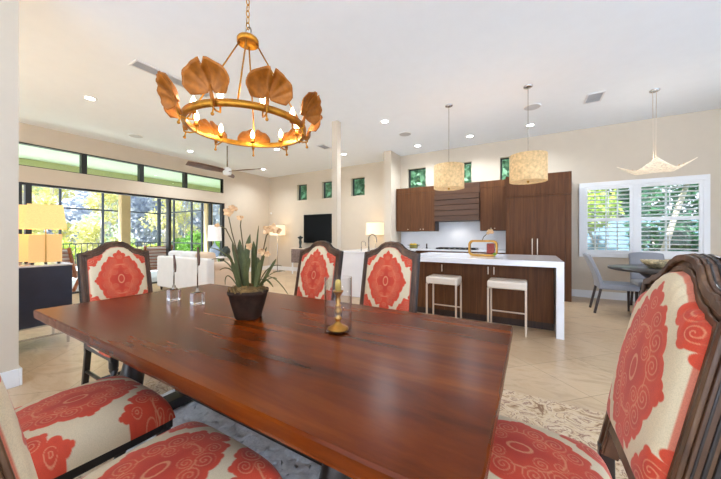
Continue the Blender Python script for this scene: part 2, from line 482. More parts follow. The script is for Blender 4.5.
# ------------------------------------------------------------------ ceiling fixtures
def can(x, y, label):
    t = thing('ceiling_light', (x, y, CZ), label, 'ceiling light', 'recessed ceiling lights')
    MB().lathe([(.085, 0), (.085, -.006), (.06, -.010), (.06, -.004)], 24, cap=False).build('trim_ring', 'trim_white', t)
    MB().lathe([(.001, -.006), (.062, -.006)], 24, cap=False).build('lens', 'can_light', t)
    light('can_spot', 'SPOT', (0, 0, -.03), 48, (.84, .92, 1), .06, t, spot=2.6)
    return t
for x, y, l in [(-5.88, 1.72, 'recessed ceiling light far left, in front of the glass transoms'),
                (-7.38, 4.07, 'recessed ceiling light left of the ceiling fan, by the transoms'),
                (-7.35, 6.35, 'recessed ceiling light in the far corner right of the ceiling fan'),
                (-5.37, 5.06, 'recessed ceiling light seen through the chandelier ring'),
                (-4.19, 6.26, 'recessed ceiling light just right of the column top'),
                (-2.33, 4.85, 'recessed ceiling light between the column and the first drum pendant'),
                (-2.29, 6.56, 'recessed ceiling light by the end of the kitchen wing wall'),
                (-1.11, 6.50, 'recessed ceiling light above the kitchen range hood'),
                (.0, 6.44, 'recessed ceiling light above the tall pantry doors')]:
    can(x, y, l)
for x, y in [(3.4, 2.6), (3.2, -.8)]:      # unseen cans added out of frame to brighten the room
    can(x, y, 'added recessed fill light out of view in the dining area ceiling')
for x, y, l in [(-2.26, 5.68, 'round ceiling speaker left of the first drum pendant'),
                (.03, 5.56, 'round ceiling speaker beside the second drum pendant cord'),
                (-7.27, 2.87, 'round ceiling speaker near the glass transoms')]:
    t = thing('ceiling_speaker', (x, y, CZ), l, 'speaker', 'round ceiling speakers')
    MB().lathe([(.13, 0), (.13, -.006), (.118, -.009)], 32, cap=False).build('rim', 'trim_white', t)
    MB().lathe([(.001, -.008), (.118, -.008)], 32, cap=False).build('grille', 'speaker_grille', t)
def vent(x, y, sx, sy, n, label, slm='vent_metal', along='x'):
    t = thing('ceiling_vent', (x, y, CZ), label, 'vent')
    f = MB(); hx, hy = sx/2, sy/2; w = .022
    f.box(-hx, hx, -hy, -hy+w, -.012, 0); f.box(-hx, hx, hy-w, hy, -.012, 0)
    f.box(-hx, -hx+w, -hy+w, hy-w, -.012, 0); f.box(hx-w, hx, -hy+w, hy-w, -.012, 0)
    f.build('frame', 'vent_white', t)
    B(-hx+w, hx-w, -hy+w, hy-w, -.004, -.001).build('backing', 'vent_dark', t)
    for k in range(n):
        s = MB()
        if along == 'x':
            c = -hy+w+(k+.5)*(sy-2*w)/n; s.box(-hx+w, hx-w, c-.009, c+.004, -.012, -.005)
        else:
            c = -hx+w+(k+.5)*(sx-2*w)/n; s.box(c-.009, c+.004, -hy+w, hy-w, -.012, -.005)
        s.build('slat', slm, t)
vent(-4.2, 2.12, .2, 1.0, 6, 'long white linear ceiling vent behind the leftmost chandelier leaf', 'vent_metal', 'y')
vent(.85, 5.66, .22, .36, 9, 'square grey ceiling vent between the drum pendant and the mesh pendant')
vent(-4.25, 5.5, .22, .32, 6, 'small grey ceiling vent left of the column')

# ------------------------------------------------------------------ damask chairs
CREAM = rgb(222, 203, 168); CORAL = rgb(212, 70, 38); CORAL2 = rgb(192, 50, 28); LINE = rgb(236, 184, 136)
def sstep(a, b, x):
    t = max(0, min(1, (x-a)/(b-a))); return t*t*(3-2*t)
def mix(a, b, t): return tuple(p*(1-t)+q*t for p, q in zip(a, b))
A_, B_ = .235, .315
LOBES = [(.098, .040, .052), (.112, .0, .040), (.078, .098, .050), (.050, .150, .040), (.0, .185, .034), (.024, .204, .020), (.0, .226, .017),
         (.146, .018, .017), (.160, .0, .014), (.128, .062, .016), (.098, .136, .015), (.066, .182, .014), (.0, .243, .008)]
SCROLL = [(.098, .042, .036, .0145, 1), (.078, .100, .034, .014, -1), (.049, .150, .027, .012, 1), (.045, .060, .026, .012, -1), (.026, .108, .022, .011, 1), (.0, .186, .020, .011, 1)]
def damask(u, v):
    """half-drop lattice of lobed medallions with pale scroll lines"""
    best = None
    m0 = round(u/A_); n0 = round(v/B_)
    for m in (m0-1, m0, m0+1):
        for n in (n0-1, n0, n0+1):
            if (m+n) % 2: continue
            x, y = abs(u-m*A_), abs(v-n*B_)
            L = (x/A_)**1.2+(y/B_)**1.2
            if best is None or L < best[0]: best = (L, x, y)
    L, x, y = best
    d = (math.hypot(x/.105, y/.155)-1)*.105
    for cx_, cy_, r in LOBES: d = min(d, math.hypot(x-cx_, y-cy_)-r)
    if d > .004: return CREAM
    c = mix(CORAL, CORAL2, .8*sstep(-.004, -.030, d)*(.5+.5*math.sin(46*x+30*y)))
    w = 0
    for sx, sy, R_, k, h in SCROLL:
        dx, dy = x-sx, y-sy; r = math.hypot(dx, dy)
        if r < R_:
            f = (r/k-h*math.atan2(dy, dx)/(2*PI)) % 1.
            w = max(w, .75*sstep(.17, .07, abs(f-.5))*sstep(R_, R_*.9, r))
    e = math.hypot(x/.020, y/.034)
    w = max(w, .9*sstep(.20, .10, abs(e-1)))
    w = max(w, .7*sstep(.0030, .0014, abs(math.hypot(x/.105, y/.155)*.105-.084))*(1 if math.sin(9*math.atan2(y, x)+1) > -.2 else 0))
    return mix(CREAM, mix(c, LINE, .62*w), sstep(.0012, -.0012, d))

SH = [(0, .0), (.05, -.006), (.085, -.022), (.11, -.045), (.130, -.062), (.16, -.074), (.185, -.078), (.2, -.09), (.245, -.098)]
def top_off(u, sc_=1.):
    """camelback top profile: drop below the hump at distance u from the middle"""
    u = abs(u)/sc_
    for (a, p), (b, q) in zip(SH, SH[1:]):
        if u <= b:
            t = (u-a)/(b-a); t = t*t*(3-2*t) if a > .04 else t
            return p+(q-p)*t
    return SH[-1][1]
BW = .245                      # half width of the frame
VT = .70                       # along-back length from pivot (seat level) to the hump
PIV = Vector((0, -.26, .475)) # pivot of the reclined back
RECL = math.radians(11.5)
def bp(u, v, d):
    """point on the back: u across, v up along the back, d towards the front"""
    return (u, PIV.y-v*math.sin(RECL)+d*math.cos(RECL), PIV.z+v*math.cos(RECL)+d*math.sin(RECL))
def make_chair(loc, rz, label):
    t = thing('dining_chair', loc, label, 'chair', 'damask dining chairs around the table', rz)
    # padded back
    hw = .205; v0 = .12
    nu, nv = 200, 250
    cols = []
    def back_pt(s, q):
        u0 = (s*2-1); u = hw*math.sin(u0*PI/2)*.25+hw*u0*.75
        vt = VT+top_off(u, .205/.245)-.047
        qq = q
        v = v0+qq*(vt-v0)
        e = (1-abs(u0)**10)*(1-abs(2*qq-1)**14)
        pad = .004+.046*max(0, e)**.5+.012*math.cos(u0*PI/2)*math.sin(PI*qq)
        edge = min((1-abs(u0))*hw, (1-abs(2*qq-1))*(vt-v0)/2)
        c = damask(u, v-.365)
        if edge < .009: c = mix(CORAL, c, .25)
        cols.append(c)
        return bp(u, v, pad-.005)
    mb = MB(); mb.grid(nu, nv, back_pt)
    mb.build('backrest', 'damask', t, colors=cols)
    # moulded frame: three stepped ridges following the camelback outline
    us = [i/40*2-1 for i in range(41)]
    fm = MB()
    def rail(o0, o1, d0, d1, fm=fm):
        """top rail from outer offset o0 to inner offset o1 between depths d0,d1"""
        n = len(us); vs = []
        for uu in us:
            uo = uu*(BW-o0); ui = uu*(BW-o1)
            vo = VT+top_off(uo, (BW-o0)/.245)-o0; vi = VT+top_off(ui, (BW-o1)/.245)-o1
            vs += [bp(uo, vo, d0), bp(ui, vi, d0), bp(ui, vi, d1), bp(uo, vo, d1)]
        fs = []
        for i in range(n-1):
            for k in range(4):
                k2 = (k+1) % 4
                fs.append((i*4+k, (i+1)*4+k, (i+1)*4+k2, i*4+k2))
        fs += [(0, 1, 2, 3), tuple((n-1)*4+k for k in (3, 2, 1, 0))]
        fm.add(vs, fs)
        vend = VT+top_off(BW-o0, (BW-o0)/.245)-o0
        for sgn in (-1, 1):
            a, b = sorted((sgn*(BW-o0), sgn*(BW-o1)))
            q = [bp(a, -.02, d0), bp(b, -.02, d0), bp(b, -.02, d1), bp(a, -.02, d1), bp(a, vend, d0), bp(b, vend, d0), bp(b, vend, d1), bp(a, vend, d1)]
            fm.add(q, [(3, 2, 1, 0), (4, 5, 6, 7), (0, 1, 5, 4), (1, 2, 6, 5), (2, 3, 7, 6), (3, 0, 4, 7)])
    rail(.0, .05, -.03, .012)
    rail(.004, .022, .012, .022); rail(.034, .05, .012, .018)
    gm = MB()
    rail(.006, .03, -.044, -.03, gm); rail(-.006, .02, -.029, -.021, gm); rail(-.004, .02, -.014, -.007, gm); rail(-.002, .02, .001, .006, gm)
    gm.build('frame_moulding', 'ebony', t, bevel=.002)
    q = [bp(sx*(BW-.04), v, d) for d in (-.025, .015) for v in (.07, .125) for sx in (-1, 1)]
    fm.add(q, [(0, 2, 3, 1), (4, 5, 7, 6), (0, 1, 5, 4), (2, 6, 7, 3), (0, 4, 6, 2), (1, 3, 7, 5)])
    fm.build('back_frame', 'chair_wood', t, bevel=.004)
    bk = MB(); bk.grid(30, 20, lambda s, q: bp((s*2-1)*.205, .12+q*(VT+top_off((s*2-1)*.205, .9)-.045-.12), -.028))
    bk.build('back_panel', 'damask', t, colors=[CREAM]*600)
    # seat cushion
    cols2 = []; n = 210
    def seat_pt(i, j):
        a, b = i*2-1, j*2-1
        s, q = math.sin(a*PI/2)*.55+a*.45, math.sin(b*PI/2)*.55+b*.45
        wid = .262+.012*q
        x, y = s*wid, .005+q*.272
        e = max(0, (1-abs(s)**7))**.5*max(0, (1-abs(q)**7))**.5
        z = .378+.108*e+.032*(1-s*s)*(1-q*q)
        rr = 1-.04*(abs(s)*abs(q))**4
        cols2.append(damask(x, y-.0))
        return (x*rr, y*rr, z)
    MB().grid(n, n, seat_pt).build('seat', 'damask', t, colors=cols2)
    ap = MB()
    ap.box(-.245, .245, -.26, -.2, .335, .380); ap.box(-.255, .255, .225, .26, .335, .380)
    ap.box(-.25, -.215, -.2, .225, .335, .380); ap.box(.215, .25, -.2, .225, .335, .380)
    ap.box(-.215, .215, -.2, .21, .36, .380)
    ap.build('seat_frame', 'ebony', t, bevel=.006)
    # front legs: barley twist
    for sx in (-1, 1):
        prof = []; N = 44
        for k in range(N+1):
            z = .345*k/N
            if z < .03: r = .024+.006*math.sin(z/.03*PI)
            elif z > .29: r = .028
            else: r = .0235
            prof.append((r, z))
        MB().lathe(prof, 20, (sx*.228, .232, 0), rfun=lambda a, z: 1+(.26*math.cos(2*a-z*62) if .04 < z < .28 else 0)).build('leg', 'ebony', t)
        rl = MB(); xs = sx*.222
        rl.bar((xs, -.257, .48), (xs, -.26, .30), .042); rl.bar((xs, -.26, .31), (xs, -.325, .005), .038)
        rl.build('leg', 'ebony', t, bevel=.005)
    for p, q in (((-.225, .225, .14), (-.222, -.295, .14)), ((.225, .225, .14), (.222, -.295, .14)), ((-.224, -.02, .14), (.224, -.02, .14))):
        MB().tube([p, q], .013, 10).build('stretcher', 'ebony', t)
    for o in kids(t): pass
    return t
ch0 = make_chair((-.95, .425, .0125), 0, 'red and cream damask dining chair in the foreground, nearest the bottom edge of the photo')
dup(ch0, (-1.66, .44, .0125), 0, 'red and cream damask dining chair beyond the foreground one, seat by the left table corner')
dup(ch0, (-1.01, 1.835, .0125), PI, 'red damask dining chair across the table in front of the white kitchen faucet')
dup(ch0, (-1.74, 1.815, .0125), PI, 'red damask dining chair across the table in front of the television')
dup(ch0, (-2.735, 1.085, .0125), -PI/2, 'red damask dining chair at the far left end of the table, before the glass doors')
dup(ch0, (-.03, 1.075, .0125), PI/2, 'large red damask dining chair at the right end of the table, frame side showing')

# ------------------------------------------------------------------ dining table
TX0, TX1, TY0, TY1, TZ = -2.665, -.076, .512, 1.665, .76
tb = thing('dining_table', ((TX0+TX1)/2, (TY0+TY1)/2, 0), 'long dark reddish brown plank dining table in the middle of the room', 'table')
hx, hy = (TX1-TX0)/2, (TY1-TY0)/2
top = MB()
nb = 60
ol = []
r2 = random.Random(3)
def jit(): return r2.uniform(-.0008, .0008)
for k in range(nb): ol.append((-hx+2*hx*k/nb, -hy+jit()))
for k in range(20): ol.append((hx+jit(), -hy+2*hy*k/20))
for k in range(nb): ol.append((hx-2*hx*k/nb, hy+jit()))
for k in range(20): ol.append((-hx+jit(), hy-2*hy*k/20))
n = len(ol)
vs = [(x*.997, y*.995, TZ-.052) for x, y in ol]+[(x, y, TZ-.040) for x, y in ol]+[(x, y, TZ-.008) for x, y in ol]+[(x*.997, y*.993, TZ) for x, y in ol]
fs = [tuple(reversed(range(n))), tuple(range(3*n, 4*n))]
for k in range(3):
    for i in range(n): fs.append((k*n+i, k*n+(i+1) % n, (k+1)*n+(i+1) % n, (k+1)*n+i))
top.add(vs, fs)
top.build('tabletop', 'table_wood', tb)
ap = MB(); ap.box(-hx+.22, hx-.22, -.36, -.32, TZ-.13, TZ-.052); ap.box(-hx+.22, hx-.22, .32, .36, TZ-.13, TZ-.052)
ap.box(-hx+.22, -hx+.27, -.32, .32, TZ-.13, TZ-.052); ap.box(hx-.27, hx-.22, -.32, .32, TZ-.13, TZ-.052)
ap.build('apron', 'ebony', tb, bevel=.004)
for sx in (-1, 1):
    px = sx*.78
    p = MB()
    p.box(px-.055, px+.055, -.40, .40, TZ-.13-.05, TZ-.13); p.box(px-.06, px+.06, -.36, .36, .035, .10)
    for sy in (-.26, .26):
        p.lathe([(.05, 0), (.06, .03), (.035, .07), (.055, .16), (.065, .24), (.045, .33), (.03, .38), (.055, .42), (.055, .48)], 20, (px, sy, .10))
    p.build('pedestal', 'ebony', tb, bevel=.006)
B(-.72, .72, -.04, .04, .16, .24).build('stretcher', 'ebony', tb, bevel=.006)
tag(B(-2.72, .86, -.3, 2.53, .001, .012).build('rug', 'rug_pile'), 'tan patterned flat rug beneath the dining table and chairs', 'rug')
def shag():
    mb = MB(); r = random.Random(5)
    nx, ny = 110, 40
    hts = {}
    def fn(i, j):
        x = -2.42+2.02*i; y = .72+.75*j
        e = min(1, min(i, 1-i)*40, min(j, 1-j)*25)
        return (x+r.uniform(-.02, .02), y+r.uniform(-.02, .02), .013+e*(.008+.014*r.random()))
    mb.grid(nx, ny, fn)
    return mb
tag(shag().build('shag_rug', 'shag_pile'), 'fluffy white shag rug layered under the dining table', 'rug', kind=None)

# ------------------------------------------------------------------ things on the dining table
def flower_stick(x, y, htop, label, lean):
    t = thing('candlestick', (x, y, TZ), label, 'candlestick', 'crystal based stick ornaments')
    B(-.034, .034, -.034, .034, 0, .080).build('crystal_base', 'crystal', t, bevel=.005)
    MB().lathe([(.022, 0), (.022, .006), (.012, .012), (.012, .022), (.006, .03)], 16, (0, 0, .080)).build('collar', 'nickel', t)
    MB().tube([(0, 0, .11), (.001, 0, htop-.06)], .0042, 8).build('stem', 'nickel', t)
    lf = MB()
    def fn(s, q):
        w = .016*math.sin(PI*min(1, q*.9+.08))**.8*(1-q*.35)
        return ((s-.5)*2*w+lean*q, .012*(abs(s-.5)*2)**2-.01*q, htop-.125+q*.125)
    lf.grid(7, 12, fn)
    o = lf.build('leaf', 'fan_wood', t)
    o.modifiers.new('solid', 'SOLIDIFY').thickness = .003
flower_stick(-2.2, 1.10, .325, 'shorter crystal based bronze leaf stick, left of the pair on the table', .008)
flower_stick(-1.94, 1.12, .385, 'taller crystal based bronze leaf stick, between its twin and the orchid pot', .01)

pl = thing('potted_orchid', (-1.375, 1.085, TZ), 'potted orchid with strap leaves and peach blooms in a dark tapered pot', 'plant')
def sq(r, p=5):
    return lambda a, z: r/((abs(math.cos(a))**p+abs(math.sin(a))**p)**(1/p))
rot45 = Matrix.Rotation(math.radians(35), 4, 'Z')
MB().lathe([(.062, 0), (.066, .004), (.084, .075), (.098, .135), (.103, .139), (.103, .157), (.094, .157), (.090, .13)], 40, mat=rot45, rfun=sq(1, 3.2)).build('pot', 'pot_dark', pl, )
ms_ = MB(); r3 = random.Random(11)
def mossf(s, q):
    a = s*2*PI; r = q*.096
    return (r*math.cos(a)*1.02, r*math.sin(a)*1.02, .150+.035*math.sqrt(max(0, 1-q*q))+r3.uniform(-.007, .007)*(q < .99))
ms_.grid(40, 12, mossf); 
for k in range(26):
    a = r3.uniform(0, 2*PI); r = r3.uniform(.03, .1)
    ms_.tube([(r*math.cos(a), r*math.sin(a), .17), ((r+.02)*math.cos(a+.3), (r+.02)*math.sin(a+.3), .178), ((r+.035)*math.cos(a+.6), (r+.03)*math.sin(a+.6), .155)], .003, 5)
ms_.build('moss', 'moss', pl)
cR = Vector((math.cos(math.radians(30.5)), math.sin(math.radians(30.5)), 0)); cF = Vector((-cR.y, cR.x, 0))
def W(sx, sy, z): return cR*sx+cF*sy+Vector((0, 0, z))   # local axes turned to run along the room's diagonal
def strap(p0, p1, p2, w, name='leaf', mat='leaf_strap', fold=.35):
    p0, p1, p2 = Vector(p0), Vector(p1), Vector(p2)
    mb = MB()
    side = (p2-p0).cross(Vector((0, 0, 1)))
    if side.length < 1e-3: side = Vector((1, 0, 0))
    ang = r3.uniform(-.6, .6)
    side = (Matrix.Rotation(ang, 3, 'Z') @ cR) if abs((p2-p0).normalized().z) > .8 else side.normalized()
    def fn(s, q):
        p = (1-q)**2*p0+2*q*(1-q)*p1+q*q*p2
        ww = w*(.55+.45*math.sin(PI*min(1, q*.75+.15)))*(1-max(0, (q-.8)/.2)**2*.92)
        d = (2*(1-q)*(p1-p0)+2*q*(p2-p1)).normalized()
        nrm = side.cross(d).normalized()
        return p+side*(s-.5)*2*ww+nrm*abs(s-.5)*2*ww*fold
    mb.grid(5, 16, fn)
    o = mb.build(name, mat, pl); o.modifiers.new('solid', 'SOLIDIFY').thickness = .0022
for a in [((-.02, 0, .16), (-.03, .01, .3), (.008, 0, .47), .017), ((.0, .0, .16), (-.05, 0, .3), (-.055, .01, .44), .016),
          ((.03, 0, .16), (.04, 0, .28), (.036, -.01, .39), .017), ((.04, 0, .16), (.06, 0, .27), (.052, 0, .34), .015),
          ((.02, .02, .16), (.03, .02, .3), (.045, .03, .52), .006), ((-.03, .02, .16), (-.1, .02, .38), (-.24, .02, .395), .009),
          ((-.04, 0, .16), (-.1, -.02, .36), (-.19, -.04, .33), .009), ((-.03, -.02, .16), (-.08, -.03, .32), (-.15, -.03, .27), .008),
          ((.05, 0, .16), (.1, 0, .32), (.19, 0, .29), .008), ((.05, .02, .16), (.1, .02, .31), (.23, 0, .12), .006),
          ((.04, -.02, .16), (.08, -.03, .27), (.155, -.05, .18), .010), ((.05, .01, .17), (.12, .02, .27), (.20, .02, .26), .007),
          ((-.01, -.03, .17), (.0, -.05, .26), (.03, -.06, .34), .014), ((-.04, 0, .16), (-.055, -.01, .30), (-.085, -.02, .42), .012), ((.0, -.03, .16), (.015, -.05, .30), (-.02, -.05, .40), .015), ((.045, -.03, .16), (.07, -.04, .26), (.085, -.05, .33), .013), ((-.03, -.04, .16), (-.04, -.06, .25), (-.06, -.08, .32), .013), ((.02, .02, .16), (.03, .02, .28), (.02, .02, .43), .016), ((-.05, .01, .16), (-.09, .02, .30), (-.13, .03, .36), .010), ((.06, .0, .16), (.11, .01, .26), (.15, .02, .33), .009), ((-.045, -.02, .16), (-.12, -.03, .30), (-.115, -.04, .19), .008), ((.055, -.02, .16), (.13, -.02, .25), (.17, -.03, .22), .007), ((.055, -.01, .16), (.075, -.02, .30), (.105, -.01, .40), .008)]:
    strap(W(*a[0]), W(*a[1]), W(*a[2]), a[3])
def stem(pts):
    MB().tube([W(*p) for p in pts], .0035, 6).build('flower_stem', 'stem_brown', pl)
def bloom(c, r, seed):
    rr = random.Random(seed); mb = MB(); c = Vector(W(*c))
    for k in range(5):
        a = 2*PI*k/5+rr.uniform(-.3, .3)
        d = (cR*math.cos(a)+Vector((0, 0, math.sin(a)*.8))-cF*.35+cF*rr.uniform(-.4, .4)).normalized()
        s = d.cross(cF).normalized(); nn = d.cross(s)
        def fn(p, q):
            w = r*.42*math.sin(PI*(q*.85+.1))
            return c+d*r*q+s*(p-.5)*2*w+nn*r*.25*q*q
        mb.grid(4, 6, fn)
    mb.ball(c, r*.22, 8, 6)
    o = mb.build('flower', 'petal', pl); o.modifiers.new('solid', 'SOLIDIFY').thickness = .0015
stem([(-.03, .0, .16), (-.06, 0, .35), (-.095, 0, .48), (-.115, 0, .575), (-.10, 0, .60)])
stem([(-.02, .02, .16), (-.04, .02, .4), (-.055, .02, .52), (-.05, .02, .565)])
stem([(-.02, -.02, .17), (-.07, -.02, .4), (-.12, -.02, .50), (-.16, -.02, .52)])
stem([(.05, 0, .17), (.075, 0, .34), (.10, 0, .46), (.125, 0, .50)])
stem([(.05, -.02, .17), (.07, -.03, .28), (.09, -.03, .36)])
for i, (c, r) in enumerate([((-.11, 0, .595), .034), ((-.085, 0, .615), .03), ((-.055, .02, .565), .022), ((-.165, -.02, .52), .018),
                            ((.11, 0, .495), .034), ((.14, 0, .50), .034), ((.165, .01, .492), .026), ((.09, -.03, .375), .03), ((.115, -.03, .36), .022), ((.005, 0, .40), .025)]):
    bloom(c, r, i)

hu = thing('hurricane_candleholder', (-.80, 1.145, TZ), 'clear glass hurricane cylinder around a turned brass candlestick, on the table', 'candle holder')
g = MB(); g.lathe([(.0655, .004), (.0665, .006), (.0665, .262), (.0640, .262), (.0640, .007), (.001, .007)], 48, cap=False)
g.build('glass_cylinder', 'hurricane_glass', hu)
MB().lathe([(.046, .0075), (.052, .012), (.050, .018), (.034, .026), (.02, .034), (.012, .044), (.012, .055), (.018, .06), (.018, .066), (.010, .072), (.017, .09), (.020, .104), (.011, .116), (.016, .121), (.016, .127), (.009, .133), (.014, .15), (.009, .165), (.02, .183), (.026, .193), (.026, .197), (.014, .197)], 28).build('brass_stick', 'brass', hu)
MB().lathe([(.0145, .197), (.0145, .235), (.011, .246), (.003, .25)], 16).build('candle', 'candle_wax', hu)

# ------------------------------------------------------------------ chandelier
CC = Vector((-1.375, 1.08, 0)); RZ, RR = 1.83, .312
cd = thing('chandelier', (CC.x, CC.y, CZ), 'round gold ring chandelier with amber ginkgo leaves above the dining table', 'chandelier')
z_ = lambda z: z-CZ
MB().lathe([(.06, -.0), (.06, -.02), (.02, -.04), (.006, -.05)], 24, cap=False).build('ceiling_rose', 'brass', cd)
chn = MB()
zz = -.05; k = 0
while CZ+zz > 2.40:
    pts = []
    for i in range(12):
        a = 2*PI*i/12
        c, s = .010*math.cos(a), .021*math.sin(a)
        pts.append((c if k % 2 else 0, 0 if k % 2 else c, zz-.019+s))
    chn.tube(pts, .0028, 6, closed=True)
    zz -= .034; k += 1
chn.build('chain', 'brass', cd)
lp = MB(); lp.tube([(.026*math.cos(a), .0, z_(2.372)+.026*math.sin(a)) for a in [2*PI*i/20 for i in range(20)]], .004, 8, closed=True)
lp.build('loop', 'nickel', cd)
MB().lathe([(.004, z_(2.348)), (.012, z_(2.345)), (.054, z_(2.335)), (.058, z_(2.328)), (.058, z_(2.306)), (.053, z_(2.306)), (.051, z_(2.318)), (.001, z_(2.318))], 36, cap=False).build('hub', 'gold_leaf', cd)
for k in range(4):
    a = math.radians(-46+90*k)
    MB().tube([(.045*math.cos(a), .045*math.sin(a), z_(2.312)), ((RR)*math.cos(a), RR*math.sin(a), z_(RZ+.02))], .0042, 8).build('rod', 'gold_leaf', cd)
MB().lathe([(RR-.011, z_(RZ-.014)), (RR+.011, z_(RZ-.014)), (RR+.012, z_(RZ+.014)), (RR-.010, z_(RZ+.014)), (RR-.011, z_(RZ-.014))], 96, cap=False).build('ring', 'gold_leaf', cd)
def ginkgo(width=.205, hgt=.100):
    """fan leaf in local x (across), z (up), standing away along y"""
    mb = MB(); nu, nv = 33, 12
    def fn(s, q):
        u = s*2-1
        a = u*1.58
        r = hgt*(1.0+.04*math.cos(7*a))
        if abs(u) > .8: r *= 1-.35*(abs(u)-.8)/.2*(.3+.7*1)
        notch = .42*max(0, 1-abs(u)/.07)
        r *= (1-notch)
        rr = .012+(r)*q
        x = rr*math.sin(a)*width/(2*hgt*.97)*1.0
        z = rr*math.cos(a)+.02*q-.03*abs(u)**2*q
        y = .05*q*q-.02*abs(u)*q+.004*math.cos(14*a)*q
        return (x, y, z)
    mb.grid(nu, nv, fn)
    mb.tube([(0, -.004, -.05), (0, 0, -.02), (0, .004, .03)], [.005, .005, .003], 8)
    return mb
bl = 0
for k in range(9):
    a = math.radians(-64+40*k)
    d = Vector((math.cos(a), math.sin(a), 0))
    base = d*(RR+.035)+Vector((0, 0, z_(RZ+.028)))
    mt = Matrix.Translation(base) @ Matrix.Rotation(a-PI/2, 4, 'Z')
    arm = MB()
    q = d*(RR-.012)
    arm.tube([d*(RR+.035)+Vector((0, 0, z_(RZ+.0))), d*(RR+.03)+Vector((0, 0, z_(RZ-.03))), d*RR+Vector((0, 0, z_(RZ-.036))), d*(RR-.035)+Vector((0, 0, z_(RZ-.03))), d*(RR-.035)+Vector((0, 0, z_(RZ+.0)))], .0045, 8)
    arm.tube([d*(RR+.02)+Vector((0, 0, z_(RZ-.03))), d*(RR+.028)+Vector((0, 0, z_(RZ-.06)))], .004, 8)
    arm.ball(d*(RR+.028)+Vector((0, 0, z_(RZ-.063))), .008, 10, 7)
    arm.lathe([(.008, 0), (.016, .006), (.016, .012), (.008, .014), (.008, .03)], 14, d*(RR-.035)+Vector((0, 0, z_(RZ+.0))))
    ao = arm.build('arm', 'gold_leaf', cd)
    g = ginkgo()
    lo = g.build('ginkgo_leaf', 'ginkgo', cd)
    lo.matrix_local = mt @ Matrix.Rotation(math.radians(-14), 4, 'X')
    lo.modifiers.new('solid', 'SOLIDIFY').thickness = .004
    bu = MB().lathe([(.001, 0), (.008, .003), (.014, .018), (.012, .034), (.006, .048), (.001, .058)], 14)
    bo = bu.build('bulb', 'bulb_glow', cd); bo.location = d*(RR-.035)+Vector((0, 0, z_(RZ+.03)))
    light('bulb_light', 'POINT', d*(RR-.035)+Vector((0, 0, z_(RZ+.055))), 1.0, (1, .80, .54), .022, cd)

# ------------------------------------------------------------------ kitchen
KNOB = 'champagne'
def cabinet(name, x0, x1, y0, y1, z0, z1, doors, label, cat='cabinet', crown=0, handle='knob', mat='walnut', hz=None, gap=.004, group=None, hside=None):
    t = thing(name, ((x0+x1)/2, (y0+y1)/2, z0), label, cat, group)
    hx, hy, h = (x1-x0)/2, (y1-y0)/2, z1-z0
    B(-hx, hx, -hy+.02, hy, 0, h).build('body', 'walnut_dark', t)
    if crown: B(-hx, hx, -hy, -hy+.02, h-crown, h).build('crown_panel', mat, t, bevel=.002)
    xs = -hx
    for i, w in enumerate(doors):
        a, b = xs+gap/2, xs+w*(2*hx)-gap/2
        xs += w*2*hx
        d = B(a, b, -hy, -hy+.02, .003, h-crown-.004).build('door', mat, t, bevel=.0015)
        sd = hside[i] if hside else (1 if i % 2 == 0 else -1)
        hxp = b-.035 if sd > 0 else a+.035
        if handle == 'knob':
            MB().lathe([(.005, 0), (.005, .012), (.012, .018), (.012, .024), (.004, .027)], 14, mat=Matrix.Translation((hxp, -hy, .05)) @ Matrix.Rotation(PI/2, 4, 'X')).build('knob', KNOB, d)
        elif handle:
            z0h, z1h = hz
            m = MB(); m.box(hxp-.007, hxp+.007, -hy-.032, -hy-.020, z0h, z1h)
            m.box(hxp-.005, hxp+.005, -hy-.022, -hy, z0h+.02, z0h+.03); m.box(hxp-.005, hxp+.005, -hy-.022, -hy, z1h-.03, z1h-.02)
            m.build('handle', KNOB, d, bevel=.002)
    return t
cabinet('upper_cabinet', -2.975, -1.97, 6.87, KY-.001, 1.337, 2.43, (.36, .32, .32), 'walnut upper cabinet left of the range hood', crown=.14, hside=(1, 1, -1))
cabinet('upper_cabinet', -.96, -.436, 6.87, KY-.001, 1.337, 2.43, (.5, .5), 'walnut upper cabinet between the range hood and the tall pantry', crown=.14)
hd = thing('range_hood', (-1.465, 7.0, 1.565), 'walnut range hood with horizontal slats above the cooktop', 'range hood')
B(-.503, .503, -.12, .215, .0, .865).build('body', 'walnut_dark', hd)
for k in range(5):
    z0 = .004+k*.125
    B(-.497, .497, -.215+.0*k, -.12, z0, z0+.112).build('slat', 'walnut_hood', hd, bevel=.004)
B(-.503, .503, -.14, -.12, .635, .865).build('crown_panel', 'walnut_hood', hd, bevel=.003)
light('hood_lamp', 'SPOT', (-1.465, 6.95, 1.55), 5, (1, .97, .94), .1, spot=2.6)
t = cabinet('pantry_cabinet', -.43, .66, 6.55, KY-.005, .0, 2.42, (.07, .38, .46, .09), 'tall walnut pantry cabinet with two long brass bar handles, beside the shuttered window', crown=.43, handle=None)
for i, (hxp) in enumerate((.03-.115+.005, .03-.115+.09)):
    m = MB(); m.box(hxp-.008, hxp+.008, -.335-.034, -.335-.02, .86, 1.17)
    m.box(hxp-.006, hxp+.006, -.335-.022, -.335, .88, .892); m.box(hxp-.006, hxp+.006, -.335-.022, -.335, 1.138, 1.15)
    m.build('handle', KNOB, t, bevel=.002)
for a, b in ((-.55, -.02), (-.012, .545)):
    B(a+.004, b-.002, -.337, -.33, 2.03, 2.28).build('drawer_front', 'walnut', t, bevel=.002)
cabinet('base_cabinet', -2.98, -.44, 6.63, KY-.005, .0, .875, (.2, .2, .2, .2, .2), 'walnut base cabinet run under the cooktop counter', handle='bar', hz=(.6, .75))
ct = B(-2.985, -.435, 6.59, KY-.004, .875, .915).build('countertop', 'quartz', bevel=.003)
tag(ct, 'white quartz countertop along the kitchen wall under the range hood', 'countertop')
